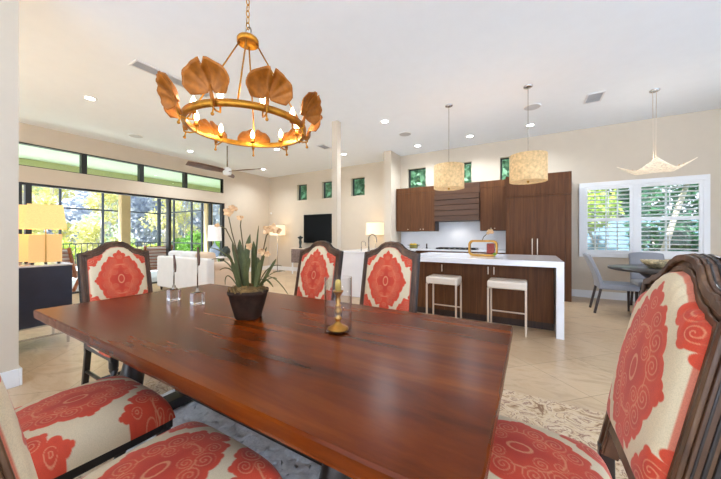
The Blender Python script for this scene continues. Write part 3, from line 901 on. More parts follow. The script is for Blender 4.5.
struct(B(-2.985, -.435, KY-.004, KY-.001, .915, 1.6).build('trim_1', 'backsplash'))
ck = thing('cooktop', (-1.465, 6.9, .915), 'black gas cooktop set in the back counter under the hood', 'cooktop')
B(-.45, .45, -.26, .26, 0, .008).build('plate', 'cooktop', ck, bevel=.003)
for xx in (-.3, 0, .3):
    g = MB()
    for yy in (-.2, 0, .2): g.box(xx-.13, xx+.13, yy-.008, yy+.008, .008, .035)
    for x2 in (-.13, 0, .13): g.box(xx+x2-.008, xx+x2+.008, -.2, .2, .02, .035)
    g.build('grate', 'cooktop', ck)
for k in range(5): MB().lathe([(.02, .008), (.02, .028), (.014, .032)], 14, (-.24+.12*k, -.235, 0)).build('burner_knob', 'nickel', ck)
pt = thing('stock_pot', (-2.50, 6.85, .915), 'small brass pot of lemons on the back counter, left', 'pot')
MB().lathe([(.09, 0), (.10, .008), (.108, .09), (.112, .095), (.104, .095), (.098, .02), (.001, .02)], 28, cap=False).build('body', 'pot_brass', pt)
for sx in (-1, 1):
    MB().tube([(sx*.105, -.025, .07), (sx*.15, -.02, .08), (sx*.15, .02, .08), (sx*.105, .025, .07)], .007, 8).build('handle', 'pot_brass', pt)
for i, (x, y) in enumerate(((-.048, -.028), (.048, -.02), (0, .05))):
    o = MB().ball((0, 0, 0), .042, 14, 9, (1.15, .9, .9)).build('lemon', 'lemon'); o.location = (-2.50+x, 6.85+y, .915+.085)
    tag(o, 'yellow lemon heaped in the small brass pot', 'lemon', 'lemons in the brass pot')
sp = thing('pepper_mill', (-2.23, 7.05, .915), 'small dark pepper mill against the white backsplash', 'pepper mill')
MB().lathe([(.02, 0), (.022, .01), (.014, .05), (.018, .08)], 14).build('body', 'ebony', sp)
MB().lathe([(.016, .08), (.02, .1), (.006, .118)], 14).build('cap', 'nickel', sp)

# island
IX0, IX1, IY0, IY1 = -1.66, .345, 4.12, 5.40
cabinet('island_cabinet', IX0+.0, IX1-.085, 4.40, IY1-.03, .10, .842, (.285, .335, .38), 'walnut kitchen island cabinet behind the two white stools', handle='bar', hz=(.585, .69), mat='walnut', hside=(1, 1, -1))
tag(B(IX0+.02, IX1-.09, 4.45, IY1-.08, 0, .10).build('island_plinth', 'walnut_dark'), 'dark recessed plinth under the walnut island cabinet', 'plinth')
iw = MB(); iw.box(IX0, IX1, IY0, IY1, .842, .915); iw.box(IX1-.078, IX1, IY0, IY1, 0, .842)
tag(iw.build('island_countertop', 'quartz', bevel=.003), 'white quartz waterfall worktop of the kitchen island', 'countertop')
# sculpture vase on the island
vz = thing('sculpture_vase', (-.62, 4.72, .915), 'rounded ring shaped gold vase with a red panel and a flower sprig, on the island', 'vase')
def rrect(hw, hh, r, n=8):
    pts = []
    for cx_, cy_, a0 in ((hw-r, hh-r, 0), (-hw+r, hh-r, PI/2), (-hw+r, -hh+r, PI), (hw-r, -hh+r, 3*PI/2)):
        for k in range(n+1):
            a = a0+PI/2*k/n; pts.append((cx_+r*math.cos(a), cy_+r*math.sin(a)))
    return pts
o_, i_ = rrect(.205, .122, .07), rrect(.178, .092, .05)
rg = MB(); n = len(o_)
vs = [(x, y, z+.122) for y in (-.045, .045) for lst in (o_, i_) for x, z in lst]
fs = []
for i in range(n):
    j = (i+1) % n
    fs += [(i, j, n+j, n+i), (2*n+i, 3*n+i, 3*n+j, 2*n+j), (i, 2*n+i, 2*n+j, j), (n+i, n+j, 3*n+j, 3*n+i)]
rg.add(vs, fs); rg.build('ring_body', 'pot_gold' if 'pot_gold' in M else 'brass', vz, bevel=.004)
o = MB().box(.055, .165, -.03, .03, .035, .195).build('red_panel', 'red_enamel', vz, bevel=.012)
MB().tube([(-.005, 0, .243), (.01, 0, .29), (.05, 0, .33), (.075, 0, .355)], .006, 8).build('stem', 'stem_brown', vz)
bm_ = MB()
for i, (x, z) in enumerate(((.07, .35), (.10, .365), (.12, .385), (.085, .385), (.13, .36))):
    for k in range(5):
        a = 2*PI*k/5+i; bm_.ball((x+.014*math.cos(a), -.004*(k % 2), z+.014*math.sin(a)), .012, 8, 5, (1, .5, 1))
bm_.build('flower', 'petal', vz)
lf = MB(); lf.grid(5, 8, lambda s, q: (.17+.09*q*0+.05*(s-.5)*math.sin(PI*q), -.06-.03*q, .06-.05*q+.01*math.sin(PI*q)))
lf.build('leaf', 'leaf_green', vz)
# stools
def stool(x, y, w, dp, label):
    t = thing('bar_stool', (x, y, 0), label, 'stool', 'white bar stools at the island')
    st = MB(); hw, hd_ = w/2, dp/2
    st.box(-hw-.012, hw+.012, -hd_-.012, hd_+.012, .555, .652)
    st.build('seat', 'leather_white', t, bevel=.022, seg=4)
    for sx in (-1, 1):
        for sy in (-1, 1):
            B(sx*hw-.011, sx*hw+.011, sy*hd_-.011, sy*hd_+.011, 0, .56).build('leg', 'champagne', t, bevel=.002)
    B(-hw+.011, hw-.011, hd_-.008, hd_+.008, .19, .206).build('stretcher', 'champagne', t)
    for sx in (-1, 1): B(sx*hw-.008, sx*hw+.008, -hd_+.011, hd_-.011, .54, .556).build('seat_rail', 'champagne', t)
    return t
stool(-1.055, 4.13, .40, .32, 'white leather counter stool with metal legs, left of the two at the island')
stool(-.255, 4.18, .42, .33, 'white leather counter stool with metal legs, right one near the waterfall end')
# sink peninsula
cabinet('sink_cabinet', -3.40, -2.25, 4.90, 6.2, 0, .875, (1.,), 'white panelled sink counter cabinet right of the column', handle=None, mat='quartz')
tag(B(-3.44, -2.22, 4.86, 6.24, .875, .915).build('sink_countertop', 'quartz', bevel=.003), 'white quartz worktop of the sink counter right of the column', 'countertop')
def faucet(x, y, h, reach, label, r):
    t = thing('faucet', (x, y, .915), label, 'faucet', 'sink faucets')
    MB().lathe([(r*2.2, 0), (r*2.2, .01), (r*1.3, .02), (r*1.3, .07), (r, .075)], 16).build('base', 'nickel', t)
    pts = [(0, 0, .06), (0, 0, h*.7)]
    for k in range(1, 13):
        a = PI-PI*k/12
        pts.append((reach/2+reach/2*math.cos(a), -.0, h*.7+reach*.55*math.sin(a)))
    pts.append((reach+.01, 0, h*.5))
    MB().tube(pts, r, 10).build('spout', 'nickel', t)
    MB().tube([(0, -.02, .05), (.04, -.05, .07)], r*.6, 8).build('lever', 'nickel', t)
faucet(-2.95, 5.35, .34, .18, 'tall brushed gooseneck faucet on the sink counter', .013)
faucet(-3.13, 5.35, .20, .10, 'small gooseneck water tap left of the tall faucet', .008)

# ------------------------------------------------------------------ pendants
def drum(x, y, label):
    t = thing('pendant_lamp', (x, y, CZ), label, 'pendant lamp', 'drum pendants over the island')
    MB().lathe([(.06, 0), (.06, -.014), (.05, -.02), (.001, -.022)], 24, cap=False).build('canopy', 'chrome', t)
    MB().tube([(0, 0, -.02), (0, 0, z_(2.36))], .0035, 6).build('cord', 'nickel', t)
    MB().lathe([(.238, z_(1.995)), (.238, z_(2.375)), (.234, z_(2.375)), (.234, z_(1.995)), (.238, z_(1.995))], 48, cap=False).build('shade', 'shade_drum', t)
    MB().lathe([(.233, z_(2.005)), (.02, z_(2.005))], 32, cap=False).build('diffuser', 'shade_drum', t)
    MB().lathe([(.001, z_(1.975)), (.012, z_(1.978)), (.015, z_(1.995)), (.02, z_(2.005))], 14, cap=False).build('finial', 'brass', t)
    m = MB(); m.tube([(-.235, 0, z_(2.36)), (.235, 0, z_(2.36))], .004, 6); m.tube([(0, -.235, z_(2.36)), (0, .235, z_(2.36))], .004, 6)
    m.build('spider', 'nickel', t)
    light('pendant_light', 'POINT', (0, 0, z_(2.2)), 2.4, (1, .84, .64), .06, t)
drum(-1.147, 4.80, 'cream drum pendant hanging over the left part of the island')
drum(-.026, 4.76, 'cream drum pendant hanging over the right part of the island')
mp = thing('pendant_lamp', (1.571, 5.824, CZ), 'square cream mesh pendant with upturned corners over the breakfast table', 'pendant lamp')
MB().lathe([(.06, 0), (.06, -.016), (.05, -.022), (.001, -.024)], 24, cap=False).build('canopy', 'chrome', mp)
def saddle(s, q, dz=0):
    u, v = s*2-1, q*2-1
    r2_ = u*u+v*v
    z = .02+.11*(abs(u)*abs(v))**1.2+.03*(u*u+v*v)/2
    sh = 1-.05*(1-abs(u*v))
    return (u*.29*sh, v*.29*sh, z_(2.14)+z+dz)
m = MB(); m.grid(25, 25, saddle)
o = m.build('shade', 'mesh_shade', mp); o.rotation_euler = (0, 0, math.radians(33)); o.modifiers.new('solid', 'SOLIDIFY').thickness = .006
m = MB()
for k in range(13):
    for q in range(13):
        if (k+q) % 2 == 0:
            p = saddle(.14+.72*k/12, .14+.72*q/12, .008); m.ball(p, .011, 6, 4)
o = m.build('bead_inlay', 'brass', mp); o.rotation_euler = (0, 0, math.radians(33))
c45 = math.cos(math.radians(33)); s45 = math.sin(math.radians(33))
for dx in (-.02, .02): MB().tube([(dx, 0, -.02), (dx*.6, 0, z_(2.165))], .0025, 6).build('cord', 'champagne', mp)
light('mesh_light', 'POINT', (0, 0, z_(2.30)), 3, (1, .86, .7), .08, mp)

# ------------------------------------------------------------------ breakfast nook
nt_ = thing('breakfast_table', (1.62, 5.85, 0), 'round dark pedestal table by the shuttered window', 'table')
MB().lathe([(.001, .705), (.53, .705), (.565, .715), (.57, .735), (.56, .75), (.001, .75)], 56, cap=False).build('tabletop', 'table_dark', nt_)
MB().lathe([(.30, 0), (.31, .02), (.26, .04), (.08, .09), (.06, .2), (.08, .4), (.14, .6), (.25, .705)], 32).build('pedestal', 'table_dark', nt_)
def nook_chair(x, y, rz, label):
    t = thing('upholstered_chair', (x, y, 0), label, 'chair', 'grey chairs at the breakfast table', rz)
    B(-.235, .235, -.23, .25, .385, .475).build('seat', 'grey_fabric', t, bevel=.03, seg=4)
    def fn(s, q):
        u = s*2-1
        return (u*(.235-.01*q), -.21-.17*q**1.4+.025*u*u, .40+.53*q-.02*abs(u)**3*q)
    m = MB(); m.grid(13, 12, fn)
    o = m.build('backrest', 'grey_fabric', t); md = o.modifiers.new('solid', 'SOLIDIFY'); md.thickness = .055; md.offset = 0
    bv = o.modifiers.new('bevel', 'BEVEL'); bv.width = .018; bv.segments = 3; bv.limit_method = 'ANGLE'
    for sx in (-1, 1):
        l = MB(); l.lathe([(.014, 0), (.021, .39)], 12, (sx*.205, .215, 0)); l.build('leg', 'espresso', t)
        l = MB(); l.bar((sx*.2, -.2, .40), (sx*.205, -.28, 0), .032); l.build('leg', 'espresso', t, bevel=.004)
    return t
nc = nook_chair(1.16, 6.02, -PI/2, 'grey upholstered chair left of the breakfast table, seen from its side')
dup(nc, (1.74, 6.52, 0), PI, 'grey upholstered chair behind the breakfast table, under the window')
dup(nc, (1.70, 5.26, 0), 0, 'grey upholstered chair on the near side of the breakfast table, half hidden')
bw = tag(MB().lathe([(.06, 0), (.09, .006), (.15, .06), (.185, .115), (.178, .115), (.14, .06), (.08, .016), (.001, .014)], 32, cap=False).build('bowl', 'bowl_pattern'), 'patterned tan bowl standing on the round breakfast table', 'bowl')
bw.location = (1.60, 5.82, .75)

# ------------------------------------------------------------------ left console with lamps
cs = thing('console_cabinet', (-4.86, .55, 0), 'dark navy console cabinet on thin metal legs at the left, below the lamps', 'cabinet')
B(-.29, .29, -.75, .63, .245, .885).build('body', 'navy', cs, bevel=.004)
B(-.295, .295, -.755, .635, .885, .905).build('top', 'quartz', cs, bevel=.003)
m = MB()
for xx in (-.27, .27):
    for yy in (-.72, .60): m.box(xx-.01, xx+.01, yy-.01, yy+.01, 0, .245)
m.build('leg_frame', 'chrome', cs)
m = MB(); m.box(-.27, .27, .592, .608, .11, .125); m.box(.262, .278, -.72, .6, .11, .125); m.box(-.278, -.262, -.72, .6, .11, .125)
m.build('stretcher', 'chrome', cs)
def block_lamp(x, y, label):
    t = thing('table_lamp', (x, y, .905), label, 'table lamp', 'amber lamps on the navy console')
    for k in (-1, 1):
        B(k*.066-.062, k*.066+.062, -.05, .05, .022, .335).build('amber_block', 'amber_base', t, bevel=.004)
    m = MB()
    for xx in (-.1, .0, .1): m.box(xx-.012, xx+.012, -.035, .035, 0, .022)
    m.build('foot', 'ebony', t)
    B(-.005, .005, -.056, .056, .022, .42).build('post', 'brass', t)
    def fr(w, d, z): return [(-w, -d, z), (w, -d, z), (w, d, z), (-w, d, z)]
    m = MB(); vs = fr(.165, .11, .395)+fr(.135, .09, .665)
    m.add(vs, [(0, 1, 5, 4), (1, 2, 6, 5), (2, 3, 7, 6), (3, 0, 4, 7)])
    o = m.build('lamp_shade', 'shade_amber', t); o.modifiers.new('solid', 'SOLIDIFY').thickness = .004
    light('lamp_light', 'POINT', (0, 0, .53), 2, (1, .72, .4), .05, t)
    t.rotation_euler = (0, 0, math.radians(78))
    return t
block_lamp(-4.72, 1.0, 'amber glowing block lamp on the right end of the navy console')
block_lamp(-4.99, .80, 'amber glowing block lamp half hidden behind the left wall edge')

# ------------------------------------------------------------------ living room
sf = thing('sofa', (-6.31, 3.72, 0), 'long white sofa seen from behind, in front of the glass doors', 'sofa')
B(-.95, .95, -.44, .43, .09, .40).build('base', 'linen_white', sf, bevel=.03, seg=3)
m = MB(); m.box(-.97, .97, -.45, -.29, .085, .775)
m.build('back', 'linen_white', sf, bevel=.04, seg=4)
for sx, mt_ in ((-1, 'linen_white'), (1, 'linen_warm_lit')):  # right arm is the same linen, warm light painted in
    m = MB(); m.box(min(sx*.97, sx*.80), max(sx*.97, sx*.80), -.30, .45, .085, .60)
    m.lathe([(.09, 0), (.10, .02), (.10, .73), (.09, .75)], 20, mat=Matrix.Translation((sx*.89, .45, .60)) @ Matrix.Rotation(PI/2, 4, 'X'))
    m.build('arm', mt_, sf, bevel=.02)
for k in range(3):
    x = -.54+k*.54
    B(x-.265, x+.265, -.27, .43, .40, .53).build('seat_cushion', 'linen_white', sf, bevel=.04, seg=3)
    o = B(-.26, .26, -.09, .09, -.21, .21).build('back_cushion', 'linen_white' if k < 2 else 'linen_warm_lit', sf, bevel=.07, seg=4)
    o.location = (x, -.20, .68); o.rotation_euler = (math.radians(10), 0, 0)
for sx in (-1, 1):
    for sy in (-1, 1):
        MB().lathe([(.016, 0), (.026, .085)], 12, (sx*.9, sy*.38, 0)).build('leg', 'espresso', sf)
st = thing('side_table', (-7.6, 4.92, 0), 'small pale side table under the blue lamp by the glass doors', 'side table')
MB().lathe([(.001, .60), (.28, .60), (.28, .64), (.001, .64)], 32, cap=False).build('top', 'trim_white', st)
MB().lathe([(.2, 0), (.2, .02), (.03, .04), (.03, .60)], 24).build('pedestal', 'trim_white', st)
tl = thing('table_lamp', (-7.62, 4.88, .64), 'table lamp with white drum shade and blue ceramic base by the glass doors', 'table lamp')
MB().lathe([(.07, 0), (.11, .03), (.14, .12), (.12, .24), (.05, .32), (.03, .36), (.012, .40), (.012, .46)], 28).build('base', 'ceramic_blue', tl)
MB().lathe([(.18, .44), (.165, .88)], 32, cap=False).build('lamp_shade', 'shade_white', tl)
vs_ = tag(MB().lathe([(.05, 0), (.09, .05), (.12, .14), (.1, .22), (.05, .27), (.055, .29)], 24).build('vase', 'vase_dark'), 'dark round vase beside the white shaded lamp', 'vase')
vs_.location = (-7.4, 5.08, .64)
st2 = None
# television wall
tvt = thing('television', (-5.86, TY, 1.46), 'black flat television mounted on the far living room wall', 'television')
B(-.70, .70, -.07, -.03, -.47, .47).build('bezel', 'black_frame', tvt, bevel=.004)
B(-.685, .685, -.074, -.07, -.455, .455).build('screen', 'tv_screen', tvt)
B(-.2, .2, -.03, 0, -.2, .2).build('wall_mount', 'black_frame', tvt)
md_ = thing('media_console', (-5.85, 7.12, 0), 'patterned brown and silver media console under the television', 'cabinet')
B(-.84, .84, -.2, .2, .36, .80).build('body', 'media_front', md_, bevel=.004)
B(-.86, .86, -.22, .22, .80, .83).build('top', 'champagne', md_, bevel=.004)
for k in range(4): B(-.83+k*.417, -.83+k*.417+.407, -.212, -.2, .37, .79).build('door', 'media_front', md_, bevel=.004)
for sx in (-1, 1):
    for sy in (-1, 1): B(sx*.8-.018, sx*.8+.018, sy*.18-.018, sy*.18+.018, 0, .36).build('leg', 'trim_white', md_)
fg = tag(MB().lathe([(.05, 0), (.055, .02), (.03, .05), (.04, .12), (.05, .2), (.035, .26), (.05, .30), (.09, .33), (.09, .36), (.03, .37), (.03, .40)], 18).build('pillar_candleholder', 'vase_dark'), 'dark turned candle stand on the left end of the media console', 'candle stand')
fg.location = (-6.48, 7.12, .83)
def floor_lamp(x, label):
    t = thing('floor_lamp', (x, 7.05, 0), label, 'floor lamp', 'floor lamps flanking the television')
    MB().lathe([(.15, 0), (.15, .02), (.02, .03), (.001, .03)], 24, cap=False).build('base', 'chrome', t)
    MB().tube([(0, 0, .03), (0, 0, 1.30)], .011, 8).build('pole', 'chrome', t)
    MB().lathe([(.26, 1.25), (.25, 1.58)], 36, cap=False).build('lamp_shade', 'shade_cream', t)
    light('lamp_light', 'POINT', (0, 0, 1.42), 1.6, (1, .86, .66), .05, t)
floor_lamp(-7.45, 'lit floor lamp with cream drum shade left of the television')
floor_lamp(-3.68, 'lit floor lamp with cream drum shade behind the sink faucet')
sn = tag(MB().lathe([(.035, 0), (.035, .02), (.025, .03), (.001, .032)], 16, cap=False, mat=Matrix.Rotation(PI/2, 4, 'X')).build('wall_sensor', 'trim_white'), 'small white round sensor near the far corner of the living room wall', 'sensor')
sn.location = (-8.18, TY, 2.05)
# ceiling fan
fn_ = thing('ceiling_fan', (-6.0, 4.15, CZ), 'three bladed dark wood ceiling fan with white hub in the living area', 'ceiling fan')
MB().lathe([(.07, 0), (.07, -.03), (.02, -.06), (.012, -.07)], 24, cap=False).build('mount', 'fan_white', fn_)
MB().tube([(0, 0, -.05), (0, 0, z_(2.78))], .014, 10).build('rod', 'nickel', fn_)
MB().lathe([(.02, z_(2.80)), (.085, z_(2.77)), (.10, z_(2.70)), (.085, z_(2.63)), (.03, z_(2.615)), (.001, z_(2.615))], 32, cap=False).build('hub', 'fan_white', fn_)
for k in range(3):
    a = math.radians(20+120*k)
    m = MB()
    def bf(s, q):
        w = .07+.05*math.sin(PI*q)
        return (.09+.75*q, (s-.5)*2*w, z_(2.70)+(s-.5)*.05+.03*q)
    m.grid(5, 14, bf)
    o = m.build('blade', 'fan_wood', fn_); o.rotation_euler = (0, 0, a); o.modifiers.new('solid', 'SOLIDIFY').thickness = .012

# ------------------------------------------------------------------ lanai and garden
struct(B(-16.6, -8.45, -8, 7.6, -.12, -.02).build('lanai_floor', 'paver'))
struct(B(-11.55, -8.45, -6, 7.62, 3.22, 3.34).build('lanai_ceiling', 'lanai_ceiling'))
struct(B(-11.55, -11.25, -6, 7.62, 2.62, 3.22).build('lanai_beam', 'lanai_beam'))
for a, b in ((.9, 1.15), (4.06, 4.30), (6.9, 7.13)):
    struct(B(-11.5, -11.26, a, b, -.05, 2.62).build('lanai_column', 'stucco'))
pc = thing('pool_cage', (-16, 7.3, -.02), 'dark metal screen enclosure framing the pool outside the glass doors', 'screen enclosure')
for y in (7.3, 5.1, 3.78, 2.5, 1.2, -.1, -1.4, -2.7):
    w = .06 if y > 7 else .035
    B(-w, w, y-7.3-w, y-7.3+w, 0, 4.6).build('post', 'cage_metal', pc)
for x in (-14.6, -13.1, -12.3):
    B(x+16-.035, x+16+.035, -.035, .035, 0, 4.6).build('post', 'cage_metal', pc)
for z in (2.33, 3.14):
    B(-.03, .03, -11, 0, z, z+.06).build('rail', 'cage_metal', pc)
    B(0, 4.4, -.03, .03, z, z+.06).build('rail', 'cage_metal', pc)
for z in (.9,):
    B(-.025, .025, -11, 0, z, z+.04).build('rail', 'cage_metal', pc); B(0, 4.4, -.025, .025, z, z+.04).build('rail', 'cage_metal', pc)
B(-.05, .05, -11, 0, 4.6, 4.7).build('rail', 'cage_metal', pc)
fc = MB()
for k in range(60): fc.box(-.012, .012, -11+k*.18, -11+k*.18+.02, .05, .9)
fc.build('balusters', 'cage_metal', pc)
struct(B(-80, 40, -50, 60, -.5, -.15).build('garden_ground', 'soil'))
def lounge(x, y, rz, label):
    t = thing('lounge_chair', (x, y, -.02), label, 'lounge chair', 'teak loungers on the lanai', rz)
    for sx in (-1, 1):
        m = MB(); X_ = sx*.3
        m.bar((X_, .5, .02), (X_, -.35, .42), .05, .07); m.bar((X_, -.45, .02), (X_, .15, .42), .05, .06)
        m.bar((X_, -.30, .30), (X_, -.72, .98), .05, .07); m.bar((X_, -.4, .58), (X_, .35, .60), .06, .035)
        m.build('side_frame', 'teak', t, bevel=.006)
    m = MB()
    for k in range(8):
        q = k/7; m.box(-.28, .28, .42-.72*q-.03, .42-.72*q+.03, .36-.06*q, .38-.06*q)
    m.build('seat_slats', 'teak', t)
    m = MB()
    for k in range(8):
        q = k/7; m.bar((-.28, -.32-.38*q, .34+.62*q), (.28, -.32-.38*q, .34+.62*q), .06, .02)
    m.build('back_slats', 'teak', t)
    o = B(-.26, .26, -.05, .05, -.30, .34).build('cushion', 'linen_white', t, bevel=.03, seg=3)
    o.location = (0, -.44, .66); o.rotation_euler = (math.radians(32), 0, 0)
    return t
lg = lounge(-9.3, 2.25, math.radians(60), 'teak lounge chair outside, between the navy console and the head dining chair')
dup(lg, (-9.25, 4.02, -.02), math.radians(80), 'teak lounge chair outside, left of the white sofa back')
# foliage
def leaf_cloud(mb, c, rad, n, size, r, shell=.5):
    for _ in range(n):
        while True:
            p = Vector((r.uniform(-1, 1), r.uniform(-1, 1), r.uniform(-1, 1)))
            if shell < p.length < 1: break
        p = Vector(c)+Vector((p.x*rad[0], p.y*rad[1], p.z*rad[2]))
        a = Vector((r.gauss(0, 1), r.gauss(0, 1), r.gauss(0, 1))).normalized(); b = a.orthogonal().normalized()
        b = (Matrix.Rotation(r.uniform(0, 6.28), 3, a) @ b)
        s = size*r.uniform(.6, 1.3)
        t_ = a.cross(b)
        mb.add([p-b*s, p+t_*s*.45, p+b*s, p-t_*s*.45], [(0, 1, 2, 3)])
def tree(name, loc, h, crown, leaf, nleaf, lsize, label, group, seed, cat='tree', trunk_r=.09, clumps=9, low=.35):
    r = random.Random(seed)
    t = thing(name, loc, label, cat, group)
    pts = [(0, 0, 0)]; x = y = 0
    for k in range(1, 7):
        x += r.uniform(-.18, .18); y += r.uniform(-.18, .18); pts.append((x, y, h*k/6))
    tm = MB(); tm.tube(pts, [trunk_r*(1-.12*k) for k in range(7)], 7)
    lm = MB()
    for k in range(clumps):
        zz = h*r.uniform(low, 1.0); a = r.uniform(0, 2*PI); d = crown*r.uniform(.2, 1)*(1.15-.5*zz/h)
        ip = min(6, int(zz/h*6)); bx, by, _ = pts[ip]
        c = (bx+d*math.cos(a), by+d*math.sin(a), zz)
        tm.tube([pts[max(0, ip-1)], c], [trunk_r*.35, trunk_r*.12], 5)
        leaf_cloud(lm, c, (crown*.55, crown*.55, crown*.5), nleaf//clumps, lsize, r, .15)
    tm.build('trunk', 'bark', t); lm.build('foliage', leaf, t)
    return t
GT = 'trees beyond the pool cage'
T1 = tree('tree', (-21, 3, -.2), 9, 1.3, 'leaf_autumn', 2600, .15, 'slender pale yellow leaved tree beyond the pool cage', GT, 1, low=.05, clumps=16)
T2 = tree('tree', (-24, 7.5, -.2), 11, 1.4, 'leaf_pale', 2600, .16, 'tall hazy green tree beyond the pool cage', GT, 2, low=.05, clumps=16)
T3 = tree('tree', (-21, 10, -.2), 10, 1.3, 'leaf_autumn', 1500, .14, 'thin bare limbed tree with few yellow leaves beyond the pool cage', GT, 3, low=.12, clumps=14)
r4 = random.Random(21)
spots = [(-21, 3), (-24, 7.5), (-21, 10)]
tries = 0
while len(spots) < 31 and tries < 9000:
    tries += 1
    px = 15+225*r4.random()                          # bearings seen through the doors from the dining room
    a = math.atan2((px-360.5)/288, 1); ang = math.radians(120.5)-a
    dist = r4.uniform(18.5, 36)
    p = (dist*math.cos(ang)/max(.6, math.cos(a))*.8, dist*math.sin(ang)/max(.6, math.cos(a))*.8)
    if p[0] > -18.6 or any(math.hypot(p[0]-q[0], p[1]-q[1]) < 3.5 for q in spots): continue
    spots.append(p)
for k, p in enumerate(spots[3:]):
    src = (T1, T2, T3)[k % 3]; s = r4.uniform(.8, 1.05)
    dup(src, (p[0], p[1], -.2), r4.uniform(0, 6.28), src['label'], GT, (s, s, s))
leafmat('leaf_haze', [(.3, rgb(186, 194, 206)), (.6, rgb(208, 214, 224)), (.8, rgb(226, 226, 222))], .5)  # distance haze painted into the leaf colours
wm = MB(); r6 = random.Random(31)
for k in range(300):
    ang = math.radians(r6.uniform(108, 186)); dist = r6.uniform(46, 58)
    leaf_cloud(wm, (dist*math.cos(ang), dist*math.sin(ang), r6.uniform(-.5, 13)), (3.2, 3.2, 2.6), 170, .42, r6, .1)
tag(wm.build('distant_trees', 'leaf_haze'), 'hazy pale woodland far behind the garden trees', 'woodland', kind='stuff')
wm = MB()
for k in range(70):
    ang = math.radians(r6.uniform(58, 88)); dist = r6.uniform(17, 21)
    leaf_cloud(wm, (dist*math.cos(ang), dist*math.sin(ang), r6.uniform(.5, 6.5)), (1.5, 1.0, 1.2), 150, .2, r6, .1)
tag(wm.build('distant_trees', 'leaf_deep'), 'deep green trees behind the neighbouring wall, through the shuttered window', 'woodland', kind='stuff')
def shrub(loc, rad, leaf, n, size, label, group, seed, name='shrub'):
    r = random.Random(seed)
    t = thing(name, loc, label, 'shrub', group)
    lm = MB()
    for k in range(7):
        c = (r.uniform(-.6, .6)*rad[0], r.uniform(-.6, .6)*rad[1], rad[2]*r.uniform(.5, 1.3))
        leaf_cloud(lm, c, (rad[0]*.6, rad[1]*.6, rad[2]*.6), n//7, size, r, .35)
    lm.build('foliage', leaf, t)
    m = MB()
    for k in range(4):
        a = 2*PI*k/4; m.tube([(0, 0, 0), (rad[0]*.3*math.cos(a), rad[1]*.3*math.sin(a), rad[2])], [.04, .02], 6)
    m.build('stem', 'bark', t)
    return t
GS = 'shrubs along the pool cage'
S1 = shrub((-15.0, 8.6, -.2), (1.2, .8, .95), 'leaf_green', 2600, .085, 'bright green clipped shrub outside the cage, behind the sofa', GS, 5)
dup(S1, (-12.4, 8.6, -.2), 1.1, 'bright green shrub outside the cage, nearest the right tan column', GS)
dup(S1, (-18.4, 9.9, -.2), 2.1, 'bright green shrub outside the cage corner post', GS, (1, 1, .8))
S2 = shrub((-17.4, 6.0, -.2), (.9, .8, .7), 'leaf_lime', 1800, .08, 'lime green shrub right of the left tan lanai column', GS, 6)
dup(S2, (-17.6, 4.0, -.2), 1.4, 'lime green shrub left of the left tan lanai column', GS)
dup(S2, (-17.0, 7.9, -.2), 2.4, 'lime green shrub behind the white lounge cushion', GS, (1, 1, .8))
dup(S2, (-17.8, 2.0, -.2), 3.4, 'low lime green shrub beyond the head dining chair', GS, (1, 1, .7))
dup(S1, (-9.8, 8.6, -.2), .4, 'bright green shrub seen in the narrow right door pane', GS)
# tall hedge behind the small square windows
GH = 'hedge trees behind the small square windows'
H1 = shrub((-8.6, 9.7, -.2), (.6, .4, 3.3), 'leaf_hedge', 3600, .12, 'tall green hedge tree behind the left square window', GH, 8, 'hedge_tree')
for x, l in ((-7.25, 'tall green hedge tree behind the square window beside the column'), (-5.85, 'tall green hedge tree behind the third square window'),
             (-3.4, 'tall green hedge tree behind the first kitchen clerestory window'), (-1.93, 'tall green hedge tree behind the kitchen clerestory window by the first pendant'), (-.46, 'tall green hedge tree behind the clerestory window by the second pendant')):
    dup(H1, (x, 9.7, -.2), (int(x*7) % 2)*PI, l, GH)
# outside the shuttered window
nb_ = B(-1, 9, 11.6, 11.9, -.2, 1.75).build('wall_neighbour', 'neighbour_paint'); struct(nb_)
pm = thing('palm_tree', (2.62, 9.2, -.2), 'leaning palm with pale trunk outside the right shutter panel', 'palm tree')
MB().tube([(-.18, 0, 0), (.02, 0, 1.1), (.20, 0, 1.9), (.42, 0, 2.7)], [.075, .06, .052, .045], 12).build('trunk', 'palm_bark', pm)
fm_ = MB(); r5 = random.Random(9)
for k in range(15):
    a = 2*PI*k/15+r5.uniform(-.2, .2); L_ = r5.uniform(.6, .9)
    d = Vector((math.cos(a), math.sin(a), 0)); sd = Vector((-d.y, d.x, 0))
    for q in range(14):
        u = (q+.5)/14; p = Vector((.42, 0, 2.7))+d*L_*u+Vector((0, 0, .45*u-1.0*u*u))
        for s_ in (-1, 1):
            e = p+sd*s_*.28*math.sin(PI*(u*.8+.15))+d*.14+Vector((0, 0, -.12))
            fm_.add([p-d*.02, p+d*.025, e], [(0, 1, 2)])
fm_.build('fronds', 'leaf_deep', pm)
tree('small_tree', (1.5, 10.0, -.2), 3.1, .75, 'leaf_lime', 1700, .09, 'small yellow green leaved tree outside the left shutter panel', None, 12, trunk_r=.04, clumps=10, low=.6)
shrub((3.1, 10.7, -.2), (.9, .5, 1.4), 'leaf_deep', 2400, .10, 'dark green shrub outside the right shutter panel', None, 13)
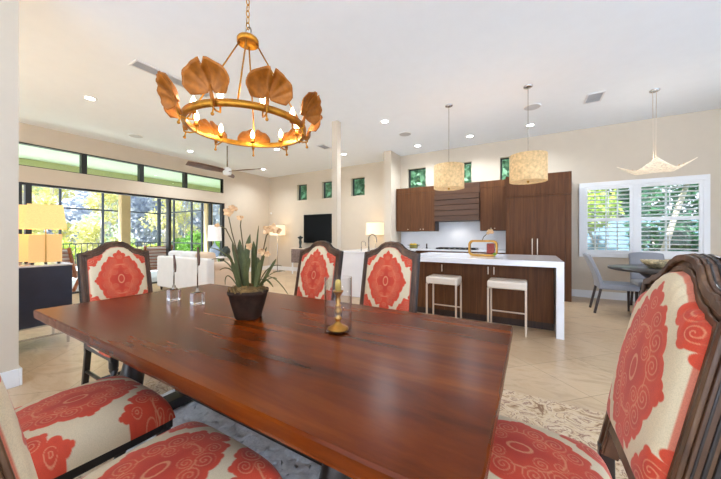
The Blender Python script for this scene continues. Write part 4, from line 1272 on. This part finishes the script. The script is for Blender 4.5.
yp = thing('young_palm', (.90, 8.2, -.2), 'slim striped young palm stem outside the lower left shutter louvers', 'palm tree')
MB().tube([(.25, 0, 0), (.2, 0, .9), (.08, 0, 1.45), (.02, 0, 1.9)], [.05, .045, .04, .03], 10).build('trunk', 'stem_brown', yp)
m = MB()
for k in range(9):
    a = 2*PI*k/9; d = Vector((math.cos(a), math.sin(a), 0)); sd = Vector((-d.y, d.x, 0))
    for q in range(6):
        u = q/6; p = Vector((.02, 0, 1.9))+d*.6*u+Vector((0, 0, .35*u-.6*u*u)); p2 = Vector((.02, 0, 1.9))+d*.6*(u+1/6)+Vector((0, 0, .35*(u+1/6)-.6*(u+1/6)**2))
        w = .05*math.sin(PI*(u*.85+.1)); m.add([p-sd*w, p+sd*w, p2+sd*w*.8, p2-sd*w*.8], [(0, 1, 2, 3)])
m.build('fronds', 'leaf_lime', yp)

# ------------------------------------------------------------------ light
wd = bpy.data.worlds.new('sky'); sc.world = wd; wd.use_nodes = True
nt = wd.node_tree; bg = nt.nodes['Background']
tc = nt.nodes.new('ShaderNodeTexCoord'); sx_ = nt.nodes.new('ShaderNodeSeparateXYZ')
nt.links.new(tc.outputs['Generated'], sx_.inputs[0])
cr = ramp(nt, sx_.outputs['Z'], [(.0, (.78, .86, 1.0, 1)), (.6, (.60, .76, 1.0, 1))])
nt.links.new(cr, bg.inputs['Color']); bg.inputs['Strength'].default_value = 1.35
light('sun', 'SUN', (10, -10, 20), 8.0, (1, .99, .97), .03, rot=Vector((.12, .55, -.82)).to_track_quat('-Z', 'Y').to_euler())

vs2 = sc.view_settings
vs2.view_transform = 'Standard'; vs2.look = 'None'; vs2.gamma = 1; vs2.use_curve_mapping = False
vs2.exposure = 1.14
sc.cycles.max_bounces = 10; sc.cycles.diffuse_bounces = 6; sc.cycles.glossy_bounces = 5; sc.cycles.transmission_bounces = 8
sc.cycles.transparent_max_bounces = 16; sc.cycles.use_denoising = True
sc.cycles.sample_clamp_indirect = 6
sc.cycles.caustics_reflective = False; sc.cycles.caustics_refractive = False
